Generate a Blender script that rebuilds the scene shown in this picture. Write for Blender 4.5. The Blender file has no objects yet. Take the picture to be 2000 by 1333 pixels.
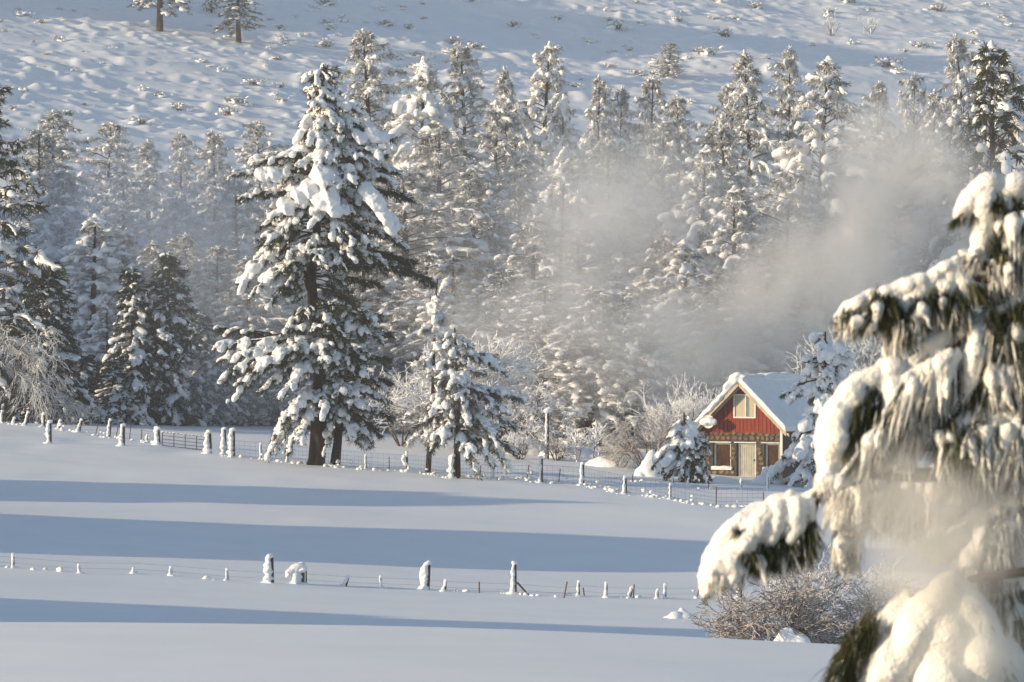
import bpy, math, random
import numpy as np
from mathutils import Vector, Matrix
R = math.radians
S = bpy.context.scene
COL = S.collection
F = 8000.0                       # focal length in photograph pixels (2000 wide)

# ---------------------------------------------------------------- camera, light, exposure
cam = bpy.data.cameras.new('camera')
cam.sensor_width = 36.0
cam.lens = 36.0 * F / 2000.0
cam.clip_start = 0.5
cam.clip_end = 4000
cam.dof.use_dof = True
cam.dof.focus_distance = 238
cam.dof.aperture_fstop = 6.3
camo = bpy.data.objects.new('camera', cam)
COL.objects.link(camo)
camo.rotation_euler = (R(90), 0, 0)
S.camera = camo

SUN_EL, SUN_TURN = R(13), R(16)     # sun low on the left, a little towards the camera
sun_dir = Vector((-math.cos(SUN_EL) * math.cos(SUN_TURN), -math.cos(SUN_EL) * math.sin(SUN_TURN), math.sin(SUN_EL)))
world = bpy.data.worlds.new('World')
S.world = world
world.use_nodes = True
wn = world.node_tree.nodes
sky = wn.new('ShaderNodeTexSky')
sky.sky_type = 'NISHITA'
sky.sun_disc = False
sky.sun_elevation = SUN_EL
sky.ozone_density = 1.6
sky.dust_density = 0.6
sky.air_density = 1.0
sky.sun_rotation = math.atan2(sun_dir.x, sun_dir.y)
world.node_tree.links.new(sky.outputs[0], wn['Background'].inputs[0])
wn['Background'].inputs[1].default_value = 0.15
sl = bpy.data.lights.new('sun', 'SUN')
sl.energy = 5.0
sl.angle = R(0.6)
sl.color = (1.0, 0.81, 0.54)
suno = bpy.data.objects.new('sun', sl)
COL.objects.link(suno)
suno.rotation_euler = (-sun_dir).to_track_quat('-Z', 'Y').to_euler()
vs = S.view_settings
vs.view_transform = 'Standard'
vs.look = 'None'
vs.gamma = 1.0
vs.exposure = 0.19
vs.use_curve_mapping = False
cy = S.cycles
cy.use_denoising = True
cy.max_bounces = 6
cy.diffuse_bounces = 3
cy.glossy_bounces = 2
cy.transmission_bounces = 2
cy.volume_bounces = 2
cy.transparent_max_bounces = 6
cy.volume_max_steps = 256

# ---------------------------------------------------------------- helpers
def hash3(ix, iy, iz, seed):
    n = (ix * 374761393 + iy * 668265263 + iz * 2147483647 + seed * 1274126177).astype(np.int64) & 0xffffffff
    n = ((n ^ (n >> 13)) * 1274126177) & 0xffffffff
    n = n ^ (n >> 16)
    return (n & 0xffff) / 65535.0

def noise(p, seed=0):
    """value noise in about -1..1 at points p (N,3)"""
    f = np.floor(p)
    i = f.astype(np.int64)
    w = p - f
    w = w * w * (3 - 2 * w)
    r = 0
    for dx in (0, 1):
        wx = w[:, 0] if dx else 1 - w[:, 0]
        for dy in (0, 1):
            wy = w[:, 1] if dy else 1 - w[:, 1]
            for dz in (0, 1):
                wz = w[:, 2] if dz else 1 - w[:, 2]
                r = r + wx * wy * wz * hash3(i[:, 0] + dx, i[:, 1] + dy, i[:, 2] + dz, seed)
    return r * 2 - 1

def noise2(x, y, seed=0):
    return noise(np.stack([x, y, np.zeros_like(x) + 0.37], 1), seed)

def tag(o, label=None, cat=None, group=None, kind=None):
    if label: o['label'] = label
    if cat: o['category'] = cat
    if group: o['group'] = group
    if kind: o['kind'] = kind
    return o

def empty(name, loc, rz=0.0):
    o = bpy.data.objects.new(name, None)
    COL.objects.link(o)
    o.location = loc
    o.rotation_euler = (0, 0, rz)
    o.empty_display_size = 0.2
    return o

def link(name, me, parent=None, loc=None):
    o = bpy.data.objects.new(name, me)
    COL.objects.link(o)
    if parent: o.parent = parent
    if loc is not None: o.location = loc
    return o

def mesh(name, v, f, mat, smooth=True):
    """v (N,3) array; f an (M,k) array or a list of arrays of different k"""
    me = bpy.data.meshes.new(name)
    v = np.asarray(v, dtype=np.float32)
    fl = [np.asarray(a, dtype=np.int32) for a in (f if isinstance(f, list) else [f])]
    fl = [a for a in fl if len(a)]
    me.vertices.add(len(v))
    me.vertices.foreach_set('co', v.ravel())
    nl = sum(a.size for a in fl)
    npoly = sum(len(a) for a in fl)
    me.loops.add(nl)
    me.polygons.add(npoly)
    me.loops.foreach_set('vertex_index', np.concatenate([a.ravel() for a in fl]))
    tot = np.concatenate([np.full(len(a), a.shape[1], dtype=np.int32) for a in fl])
    st = np.concatenate([[0], np.cumsum(tot)[:-1]]).astype(np.int32)
    me.polygons.foreach_set('loop_start', st)
    me.polygons.foreach_set('use_smooth', np.full(npoly, smooth))
    me.update(calc_edges=True)
    if mat: me.materials.append(mat)
    return me

def ico(n):
    import bmesh
    bm = bmesh.new()
    bmesh.ops.create_icosphere(bm, subdivisions=n, radius=1.0)
    bm.verts.ensure_lookup_table()
    v = np.array([x.co[:] for x in bm.verts])
    f = np.array([[q.index for q in x.verts] for x in bm.faces])
    bm.free()
    return v, f
ICO = {1: ico(1), 2: ico(2), 3: ico(3)}

def blobs(items, lod=2, rng=None, lump=0.16):
    """items: list of (centre, forward, a, b, c): ellipsoids with a along forward, b sideways, c up"""
    if not items: return np.zeros((0, 3)), np.zeros((0, 3), int)
    rng = rng or np.random.default_rng(1)
    c = np.array([i[0] for i in items], float)
    fw = np.array([i[1] for i in items], float)
    s = np.array([i[2:5] for i in items], float)
    fw /= np.linalg.norm(fw, axis=1, keepdims=True) + 1e-9
    up = np.array([0, 0, 1.0]) + 0 * fw
    sd = np.cross(fw, up)
    n = np.linalg.norm(sd, axis=1, keepdims=True)
    sd = np.where(n > 1e-3, sd / np.maximum(n, 1e-6), np.array([1.0, 0, 0]))
    up = np.cross(sd, fw)
    V, Fc = ICO[lod]
    k = rng.normal(size=(len(c), 3, 3)) * 2.0
    ph = rng.uniform(0, 6.28, size=(len(c), 3))
    rad = 1 + lump * np.sin(np.einsum('nij,vj->nvi', k, V) + ph[:, None, :]).sum(2) * 0.6
    P = V[None] * rad[..., None]
    W = (P[..., 0:1] * s[:, None, 0:1] * fw[:, None] + P[..., 1:2] * s[:, None, 1:2] * sd[:, None]
         + P[..., 2:3] * s[:, None, 2:3] * up[:, None] + c[:, None])
    off = (np.arange(len(c)) * len(V))[:, None, None]
    return W.reshape(-1, 3), (Fc[None] + off).reshape(-1, 3)

def tubes(lines, k=5, cap=True):
    """lines: list of (pts list, radii list) -> verts, quads"""
    vs_, fs = [], []
    base = 0
    ang = np.arange(k) * 2 * math.pi / k
    ca, sa = np.cos(ang), np.sin(ang)
    for pts, rad in lines:
        p = np.asarray(pts, float)
        r = np.asarray(rad, float)
        t = np.gradient(p, axis=0)
        t /= np.linalg.norm(t, axis=1, keepdims=True) + 1e-9
        ref = np.array([0, 0, 1.0]) if abs(t[0, 2]) < 0.8 else np.array([0, 1.0, 0])
        s1 = np.cross(t, ref)
        s1 /= np.linalg.norm(s1, axis=1, keepdims=True) + 1e-9
        s2 = np.cross(s1, t)
        ring = p[:, None] + r[:, None, None] * (ca[None, :, None] * s1[:, None] + sa[None, :, None] * s2[:, None])
        vs_.append(ring.reshape(-1, 3))
        m = len(p)
        i = np.arange(m - 1)[:, None] * k + base
        j = np.arange(k)[None]
        j2 = (j + 1) % k
        fs.append(np.stack([i + j, i + j2, i + k + j2, i + k + j], -1).reshape(-1, 4))
        base += m * k
    if not vs_: return np.zeros((0, 3)), np.zeros((0, 4), int)
    return np.concatenate(vs_), np.concatenate(fs)

def needles(items, n, w, rng, spread=0.75):
    """items: (pos, dir, length): n thin blades fanning out of each shoot end"""
    p = np.array([i[0] for i in items], float)
    d = np.array([i[1] for i in items], float)
    L = np.array([i[2] for i in items], float)
    d /= np.linalg.norm(d, axis=1, keepdims=True) + 1e-9
    N = len(p)
    q = d[:, None] + rng.normal(size=(N, n, 3)) * spread
    q /= np.linalg.norm(q, axis=2, keepdims=True) + 1e-9
    side = np.cross(q, rng.normal(size=(N, n, 3)))
    side /= np.linalg.norm(side, axis=2, keepdims=True) + 1e-9
    st = p[:, None] - d[:, None] * (rng.uniform(0, 0.5, size=(N, n, 1)) * L[:, None, None])
    ln = L[:, None, None] * rng.uniform(0.6, 1.1, size=(N, n, 1))
    a = st - side * w
    b = st + side * w
    c = st + q * ln
    m = st + q * ln * 0.6
    V = np.stack([a, b, m + side * w * 0.9, c, m - side * w * 0.9], 2).reshape(-1, 3)
    V = V.reshape(N, n, 5, 3)
    V[..., 3, 2] -= 0.12 * L[:, None]
    V = V.reshape(-1, 3)
    Fc = np.arange(N * n)[:, None] * 5 + np.array([[0, 1, 2, 3, 4]])
    return V, Fc

class MB:
    def __init__(s): s.v, s.q, s.t, s.n = [], [], [], 0
    def add(s, v, f):
        v = np.asarray(v, float); f = np.asarray(f, int)
        if len(v) == 0: return s
        s.v.append(v)
        (s.q if f.shape[1] == 4 else s.t).append(f + s.n)
        s.n += len(v)
        return s
    def box(s, lo, hi):
        x0, y0, z0 = lo; x1, y1, z1 = hi
        v = [(x0, y0, z0), (x1, y0, z0), (x1, y1, z0), (x0, y1, z0), (x0, y0, z1), (x1, y0, z1), (x1, y1, z1), (x0, y1, z1)]
        return s.add(v, [(0, 3, 2, 1), (4, 5, 6, 7), (0, 1, 5, 4), (1, 2, 6, 5), (2, 3, 7, 6), (3, 0, 4, 7)])
    def bar(s, p, q, r, k=6): return s.add(*tubes([([p, q], [r, r])], k))
    def hexa(s, eight): return s.add(eight, [(0, 3, 2, 1), (4, 5, 6, 7), (0, 1, 5, 4), (1, 2, 6, 5), (2, 3, 7, 6), (3, 0, 4, 7)])
    def mesh(s, name, mat, smooth=False):
        fl = []
        if s.q: fl.append(np.concatenate(s.q))
        if s.t: fl.append(np.concatenate(s.t))
        return mesh(name, np.concatenate(s.v), fl, mat, smooth)
    def build(s, name, mat, parent=None, smooth=False, loc=None):
        return link(name, s.mesh(name, mat, smooth), parent, loc)

def merge_snow(name, v, f, voxel, mat, smooth=2, amp=0.0, freq=3.0, seed=0, amp2=0.0):
    """fuse overlapping lumps into one continuous snow skin"""
    me = mesh(name + '_raw', v, f, None)
    o = bpy.data.objects.new(name + '_raw', me)
    COL.objects.link(o)
    m = o.modifiers.new('r', 'REMESH'); m.mode = 'VOXEL'; m.voxel_size = voxel; m.use_smooth_shade = True
    if smooth:
        m2 = o.modifiers.new('s', 'SMOOTH'); m2.iterations = smooth; m2.factor = 0.5
    dg = bpy.context.evaluated_depsgraph_get()
    out = bpy.data.meshes.new_from_object(o.evaluated_get(dg))
    bpy.data.objects.remove(o); bpy.data.meshes.remove(me)
    out.name = name
    n = len(out.vertices)
    if amp and n:
        co = np.empty(n * 3, np.float32); out.vertices.foreach_get('co', co); co = co.reshape(-1, 3)
        no = np.empty(n * 3, np.float32); out.vertices.foreach_get('normal', no); no = no.reshape(-1, 3)
        h = amp * noise(co * freq, seed) + (amp2 or amp * 0.45) * noise(co * freq * 2.7, seed + 1)
        co = co + no * h[:, None]
        out.vertices.foreach_set('co', co.astype(np.float32).ravel())
    out.polygons.foreach_set('use_smooth', np.ones(len(out.polygons), bool))
    out.materials.clear(); out.materials.append(mat)
    out.update()
    return out

def dup(root, loc, rz, scale, label=None, group=None):
    r = root.copy(); COL.objects.link(r)
    r.location = loc; r.rotation_euler = (0, 0, rz); r.scale = scale
    if label: r['label'] = label
    if group: r['group'] = group
    for ch in list(root.children):
        c = ch.copy(); COL.objects.link(c); c.parent = r
        for g in ch.children:
            d = g.copy(); COL.objects.link(d); d.parent = c
    return r

# ---------------------------------------------------------------- materials
def material(name, rough=0.8, spec=0.2):
    m = bpy.data.materials.new(name); m.use_nodes = True
    b = m.node_tree.nodes['Principled BSDF']
    b.inputs['Roughness'].default_value = rough
    b.inputs['Specular IOR Level'].default_value = spec
    return m, m.node_tree, b

def noisy(name, stops, scale=4.0, detail=6.0, rough=0.85, spec=0.15, bump=0.0, bscale=None, stretch=None, coord='Object', dist=0.05):
    m, t, b = material(name, rough, spec)
    L = t.links.new
    tc = t.nodes.new('ShaderNodeTexCoord')
    mp = t.nodes.new('ShaderNodeMapping')
    if stretch: mp.inputs['Scale'].default_value = stretch
    L(tc.outputs[coord], mp.inputs[0])
    n = t.nodes.new('ShaderNodeTexNoise')
    n.inputs['Scale'].default_value = scale; n.inputs['Detail'].default_value = detail
    L(mp.outputs[0], n.inputs['Vector'])
    r = t.nodes.new('ShaderNodeValToRGB')
    el = r.color_ramp.elements
    while len(el) < len(stops): el.new(0.5)
    for e, (p, c) in zip(el, stops):
        e.position = p; e.color = (*c, 1)
    L(n.outputs['Fac'], r.inputs[0]); L(r.outputs[0], b.inputs['Base Color'])
    if bump:
        n2 = t.nodes.new('ShaderNodeTexNoise')
        n2.inputs['Scale'].default_value = bscale or scale * 4; n2.inputs['Detail'].default_value = 4
        L(mp.outputs[0], n2.inputs['Vector'])
        bp = t.nodes.new('ShaderNodeBump'); bp.inputs['Strength'].default_value = bump; bp.inputs['Distance'].default_value = dist
        L(n2.outputs['Fac'], bp.inputs['Height']); L(bp.outputs[0], b.inputs['Normal'])
    return m

M = {}
M['snow'] = noisy('snow', [(0.3, (0.83, 0.84, 0.86)), (0.7, (0.89, 0.89, 0.90))], 2.0, rough=0.65, spec=0.25, bump=0.35, bscale=22, dist=0.03)
M['field'] = noisy('field_snow', [(0.3, (0.84, 0.85, 0.87)), (0.7, (0.89, 0.89, 0.90))], 0.3, rough=0.6, spec=0.25, bump=0.25, bscale=9, dist=0.02)
M['near_snow'] = noisy('near_snow', [(0.3, (0.85, 0.84, 0.82)), (0.7, (0.90, 0.89, 0.87))], 6.0, rough=0.7, spec=0.2, bump=1.0, bscale=45, dist=0.02)
M['rime'] = noisy('rime', [(0.25, (0.50, 0.48, 0.46)), (0.65, (0.80, 0.79, 0.79))], 3.0, rough=0.8)
M['needle'] = noisy('pine_needle', [(0.3, (0.028, 0.036, 0.018)), (0.55, (0.055, 0.062, 0.028)), (0.75, (0.10, 0.085, 0.045))], 1.3, rough=0.6, spec=0.3)
M['needle_blue'] = noisy('spruce_needle', [(0.3, (0.022, 0.034, 0.026)), (0.7, (0.055, 0.070, 0.050))], 1.3, rough=0.6, spec=0.3)
M['needle_frost'] = noisy('frosted_needle', [(0.26, (0.10, 0.098, 0.09)), (0.42, (0.36, 0.355, 0.35)), (0.56, (0.74, 0.74, 0.74))], 1.6, detail=8, rough=0.8)
M['needle_mid'] = noisy('rimed_needle', [(0.3, (0.045, 0.052, 0.04)), (0.5, (0.12, 0.12, 0.10)), (0.68, (0.42, 0.42, 0.41))], 1.6, detail=8, rough=0.8)
M['needle_near'] = noisy('long_needle', [(0.3, (0.018, 0.024, 0.008)), (0.6, (0.05, 0.055, 0.015)), (0.8, (0.11, 0.095, 0.03))], 5, rough=0.45, spec=0.4)
M['rime_near'] = noisy('rime_near', [(0.25, (0.52, 0.47, 0.38)), (0.45, (0.80, 0.77, 0.72)), (0.7, (0.88, 0.87, 0.84))], 18, rough=0.8)
M['bark'] = noisy('pine_bark', [(0.35, (0.012, 0.009, 0.008)), (0.55, (0.045, 0.026, 0.017)), (0.75, (0.12, 0.06, 0.036))], 3.0, bump=1.0, bscale=5, stretch=(1, 1, 0.25), dist=0.12)
M['twig_red'] = noisy('red_twig', [(0.3, (0.06, 0.032, 0.024)), (0.7, (0.19, 0.11, 0.08))], 6)
M['twig'] = noisy('twig_bark', [(0.3, (0.05, 0.036, 0.028)), (0.7, (0.14, 0.10, 0.075))], 6)
M['post'] = noisy('post_wood', [(0.3, (0.035, 0.025, 0.02)), (0.7, (0.14, 0.09, 0.06))], 5, stretch=(1, 1, 0.2), bump=0.5)
M['rust'] = noisy('rusty_steel', [(0.3, (0.06, 0.028, 0.018)), (0.7, (0.17, 0.075, 0.04))], 8, rough=0.7)
M['steel'] = noisy('dark_steel', [(0.3, (0.03, 0.033, 0.035)), (0.7, (0.06, 0.06, 0.06))], 8, rough=0.5, spec=0.4)
M['red'] = noisy('red_board', [(0.25, (0.15, 0.026, 0.016)), (0.5, (0.25, 0.042, 0.024)), (0.8, (0.33, 0.075, 0.045))], 3.0, stretch=(5, 5, 0.4), rough=0.75, bump=0.3)
M['mortar'] = noisy('mortar', [(0.3, (0.05, 0.04, 0.028)), (0.7, (0.11, 0.09, 0.065))], 6)
for k_, c_ in enumerate([((0.20, 0.13, 0.06), (0.36, 0.25, 0.12)), ((0.15, 0.11, 0.07), (0.29, 0.22, 0.14)), ((0.27, 0.19, 0.10), (0.44, 0.33, 0.18)), ((0.12, 0.10, 0.08), (0.23, 0.19, 0.15)), ((0.24, 0.13, 0.055), (0.38, 0.22, 0.10))]):
    M['stone%d' % k_] = noisy('wall_stone_%s' % 'abcde'[k_], [(0.3, tuple((q * .45 + .015) for q in c_[0])), (0.7, tuple((q * .72 + .03) for q in c_[1]))], 5, bump=0.6, bscale=9)
M['white'] = noisy('white_paint', [(0.3, (0.68, 0.65, 0.58)), (0.7, (0.80, 0.78, 0.72))], 3, rough=0.5)
M['tan'] = noisy('weathered_trim', [(0.3, (0.42, 0.33, 0.22)), (0.7, (0.62, 0.52, 0.38))], 4, stretch=(1, 1, 0.4))
M['brownwood'] = noisy('brown_wood', [(0.3, (0.035, 0.018, 0.009)), (0.7, (0.10, 0.05, 0.022))], 4, stretch=(1, 1, 0.3))
M['curtain'] = noisy('curtain_cloth', [(0.3, (0.42, 0.37, 0.26)), (0.7, (0.58, 0.52, 0.40))], 2, stretch=(6, 1, 0.3))
M['door'] = noisy('door_paint', [(0.3, (0.36, 0.34, 0.29)), (0.7, (0.50, 0.47, 0.41))], 3, rough=0.5)
M['roof'] = noisy('roof_shingle', [(0.3, (0.06, 0.05, 0.045)), (0.7, (0.12, 0.10, 0.09))], 5)
m_, t_, b_ = material('window_glass', 0.08, 0.5)
b_.inputs['Base Color'].default_value = (0.22, 0.24, 0.24, 1)
M['glass'] = m_

# ---------------------------------------------------------------- terrain
TD = np.array([20, 60, 80, 90, 101, 107, 112, 116, 122, 128, 135, 143, 151, 160, 170, 182, 192, 203, 216, 228, 236, 246, 258, 275, 300, 330, 365, 410, 460, 510, 560, 620, 700, 800, 950, 1300], float)
TV = {  # photograph rows of the ground at each distance, at columns 0, 1000 and 2000
 0:    [None, None, None, 1333, 1262, 1233, 1218, 1221, 1228, 1228, 1209, 1186, 1160, 1132, 1098, 1053, 1018, 975, 930, 897, 880, 865, 849, 828, 814, 775, 705, 610, 490, 370, 255, 120, -50, -230, -420, -700],
 1000: [None, None, None, 1350, 1282, 1252, 1236, 1240, 1250, 1254, 1244, 1226, 1206, 1184, 1158, 1120, 1086, 1038, 980, 942, 928, 914, 898, 874, 852, 812, 742, 640, 515, 390, 270, 130, -50, -230, -420, -700],
 2000: [None, None, None, 1390, 1338, 1304, 1284, 1284, 1290, 1294, 1284, 1266, 1246, 1224, 1200, 1164, 1132, 1088, 1032, 994, 978, 963, 948, 926, 902, 862, 785, 680, 550, 420, 290, 140, -50, -230, -420, -700]}
TZ = {}
for k_, row in TV.items():
    z = [(-7.1 if r is None else (666 - r) * d / F) for r, d in zip(row, TD)]
    z[0] = z[3] - 0.3; z[1] = z[3] - 0.1; z[2] = z[3] - 0.02
    TZ[k_] = np.array(z)

def pchip(x, y, q):
    h = np.diff(x); d = np.diff(y) / h
    m = np.zeros_like(y)
    a, b = d[:-1], d[1:]
    w1, w2 = 2 * h[1:] + h[:-1], h[1:] + 2 * h[:-1]
    ok = a * b > 0
    m[1:-1] = np.where(ok, (w1 + w2) / (w1 / np.where(ok, a, 1) + w2 / np.where(ok, b, 1)), 0)
    m[0], m[-1] = d[0], d[-1]
    i = np.clip(np.searchsorted(x, q) - 1, 0, len(x) - 2)
    t = (q - x[i]) / h[i]
    return ((2 * t**3 - 3 * t**2 + 1) * y[i] + (t**3 - 2 * t**2 + t) * h[i] * m[i]
            + (-2 * t**3 + 3 * t**2) * y[i + 1] + (t**3 - t**2) * h[i] * m[i + 1])

def sstep(a, b, x):
    t = np.clip((x - a) / (b - a), 0, 1)
    return t * t * (3 - 2 * t)

# snow-covered knolls added out of view on the left to shade field, forest, hill
SHADE_KNOLLS = [(-52.0, 125.0, 18, 15.0, 17.5), (-60.0, 178.0, 20, 7.6, 19.0), (-60.0, 200.5, 16, 6.5, 11.5), (-84.0, 324.0, 26, 47.0, 29.0), (-104.0, 626.0, 24, 20.0, 27.0)]

def ground(x, y, detail=True):
    x = np.atleast_1d(np.asarray(x, float)); y = np.atleast_1d(np.asarray(y, float))
    yy = np.clip(y, 20, 1300)
    s = np.clip(x / (yy * 0.125), -1.6, 1.6)          # -1 .. 1 across the view
    zl, zm, zr = (pchip(TD, TZ[k], yy) for k in (0, 1000, 2000))
    z = zm + (zr - zl) * 0.5 * s + ((zr + zl) * 0.5 - zm) * s * s
    if detail:
        n = noise2(x / 26.0, y / 6.5, 3) * 0.24 + noise2(x / 11.0, y / 2.6, 4) * 0.055 + noise2(x / 3.0, y / 1.1, 5) * 0.014 + noise2(x / 0.9, y / 0.7, 6) * 0.004
        near = 1 - sstep(285, 330, y)
        z = z + n * near * (0.35 + 0.65 * sstep(100, 150, y))
        # drifts round the fence and yard
        yard = np.exp(-((y - 246) / 22.0) ** 2)
        z = z + yard * 0.10 * noise2(x / 2.2, y / 2.2, 8)
        hill = sstep(310, 480, y)
        z = z - 0.16 * np.clip(x, -160, 160) * sstep(360, 520, y)
        big = noise2(x / 44, y / 36, 11) * 2.6 + noise2(x / 17, y / 13, 12) * 0.8
        patch = sstep(-0.5, 0.35, noise2(x / 30, y / 24, 17))
        l1 = np.maximum(0, noise2(x / 2.7, y / 3.0, 13) - 0.22) * 0.85
        l2 = np.maximum(0, noise2(x / 1.2, y / 1.35, 14) - 0.15) * 0.55
        l3 = noise2(x / 6.5, y / 4.5, 15) * 0.32
        z = z + hill * (big + l3 + (l1 + l2) * (0.30 + 0.70 * patch))
    for kx, ky, wx, wy, h in SHADE_KNOLLS:
        ux = (x - kx); uy = (y - ky)
        rag = 1 + 0.18 * noise2(y / 0.7, x / 9, 31) + 0.30 * noise2(y / 1.9, x / 14, 32) + 0.30 * noise2(y / 4.8, x / 20, 33)
        z = z + h * rag * np.exp(-(np.abs(ux) / wx) ** 4) * np.exp(-(np.abs(uy) / wy) ** 1.8) * sstep(-0.0, 1.0, (-(x) - 0.128 * y) / 7.0)
    return z

def gz(x, y): return float(ground(x, y)[0])

def at(u, v, d):
    return Vector(((u - 1000) * d / F, d, (666 - v) * d / F))

def foot(u, d, sink=0.0):
    x = (u - 1000) * d / F
    return Vector((x, d, gz(x, d) - sink))

_solve = {}
def foot_uv(u, v, d0=205.0, d1=300.0):
    """ground point seen at photograph pixel (u, v), looked for between distances d0 and d1"""
    dd = np.arange(d0, d1, 0.25)
    x = (u - 1000) * dd / F
    vv = 666 - ground(x, dd) * F / dd
    i = int(np.argmin(np.abs(vv - v)))
    return Vector((x[i], dd[i], float(666 - vv[i]) * dd[i] / F))

def terrain():
    ds = np.concatenate([np.arange(20, 84, 4), np.arange(84, 118, 0.5), np.arange(118, 300, 0.8), np.arange(300, 500, 1.5), np.arange(500, 790, 0.45), np.arange(790, 1000, 12)])
    s = np.concatenate([-np.geomspace(8, 1.25, 46), np.linspace(-1.2, 1.2, 410), np.geomspace(1.25, 8, 26)])
    D, Sx = np.meshgrid(ds, s, indexing='ij')
    X = Sx * np.maximum(D, 60) * 0.125
    Z = ground(X.ravel(), D.ravel()).reshape(D.shape)
    V = np.stack([X, D, Z], -1).reshape(-1, 3)
    nr, nc = D.shape
    i = np.arange(nr - 1)[:, None] * nc + np.arange(nc - 1)[None]
    Fc = np.stack([i, i + 1, i + nc + 1, i + nc], -1).reshape(-1, 4)
    o = link('snow_field', mesh('snow_field', V, Fc, M['field']))
    tag(o, kind='structure')
terrain()

# ---------------------------------------------------------------- conifers
class Acc:
    def __init__(s): s.wood, s.tuft, s.snow = [], [], []

UP = np.array([0, 0, 1.0])
def bez(p0, c, p1, t):
    t = np.asarray(t)[..., None]
    return (1 - t) ** 2 * p0 + 2 * t * (1 - t) * c + t * t * p1

def limb(A, rng, p0, p1, rise=0.25, r0=0.05, dens=3.0, twl=0.7, tl=0.35, ss=0.28, snow=0.75, start=0.25, ridge=0.22, droop=0.45, hang=0.9):
    p0, p1 = np.asarray(p0, float), np.asarray(p1, float)
    L = np.linalg.norm(p1 - p0)
    c = (p0 * 0.45 + p1 * 0.55) + UP * rise * L
    ts = np.linspace(0, 1, 7)
    pts = bez(p0, c, p1, ts)
    A.wood.append((pts, r0 * (1 - 0.85 * ts)))
    n = max(3, int(L * dens))
    for i in range(n):
        t = start + (1 - start) * (i + rng.uniform(0, 1)) / n
        p = bez(p0, c, p1, t)
        tg = bez(p0, c, p1, min(1, t + 0.05)) - bez(p0, c, p1, t - 0.05)
        tg /= np.linalg.norm(tg) + 1e-9
        a = rng.choice([-1, 1]) * rng.uniform(0.2, 1.35) * (1.15 - 0.7 * t)
        h = np.array([tg[0] * math.cos(a) - tg[1] * math.sin(a), tg[0] * math.sin(a) + tg[1] * math.cos(a), tg[2] * 0.5 + rng.uniform(-0.2, 0.35)])
        ln = twl * rng.uniform(0.45, 1.25) * (1.15 - 0.45 * t)
        q = p + h * ln - UP * droop * ln * rng.uniform(0.3, 1.3)
        A.wood.append(([p, (p + q) / 2 + UP * 0.08 * ln, q], [r0 * 0.3, r0 * 0.22, r0 * 0.12]))
        dr = (q - p) / (np.linalg.norm(q - p) + 1e-9)
        for b in range(2):
            w = p + (q - p) * (1.0 if b == 0 else rng.uniform(0.35, 0.75))
            A.tuft.append((w - UP * 0.05, dr + UP * rng.uniform(-0.35, 0.25), tl * rng.uniform(0.8, 1.25)))
        if rng.uniform() < snow:
            z = ss * rng.choice([0.5, 0.75, 1.0, 1.3], p=[.32, .33, .24, .11]) * rng.uniform(0.85, 1.15)
            A.snow.append((q + UP * z * 0.2, dr * np.array([1, 1, 1.0]) - UP * rng.uniform(0.1, hang) + 1e-3, z * rng.uniform(0.95, 1.6), z * rng.uniform(0.65, 0.95), z * rng.uniform(0.6, 0.85)))
            tn = ss * rng.uniform(0.32, 0.55)
            A.snow.append(((p + q) / 2 + UP * tn * 0.7, dr + 1e-3, np.linalg.norm(q - p) * 0.55, tn, tn * 0.8))
            if rng.uniform() < 0.4:
                e = ss * rng.uniform(0.25, 0.5)
                A.snow.append((q + rng.normal(size=3) * ss * .7, dr - UP * .5 + 1e-3, e * 1.5, e * 0.8, e * 0.7))
        if rng.uniform() < ridge:
            A.snow.append((p + UP * ss * 0.3, tg, ss * rng.uniform(1.0, 1.5), ss * rng.uniform(0.5, 0.9), ss * rng.uniform(0.4, 0.6)))

def conifer_parts(A, rng, name, wood_lines, needle_mat, voxel, nn, nw, spread=0.75, amp=0.03):
    tv, tf = tubes(wood_lines, 9)
    out = [('trunk', mesh(name + '_trunk', tv, tf, M['bark']))]
    lv, lf = tubes(A.wood, 4)
    out.append(('limbs', mesh(name + '_limbs', lv, lf, M['twig'])))
    nv, nf = needles(A.tuft, nn, nw, rng, spread)
    out.append(('foliage', mesh(name + '_foliage', nv, nf, needle_mat, False)))
    sv, sf = blobs(A.snow, 2 if len(A.snow) < 2500 else 1, rng)
    out.append(('snow_load', merge_snow(name + '_snow', sv, sf, voxel, M['snow'], 2, amp, 6.0)))
    return out

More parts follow.
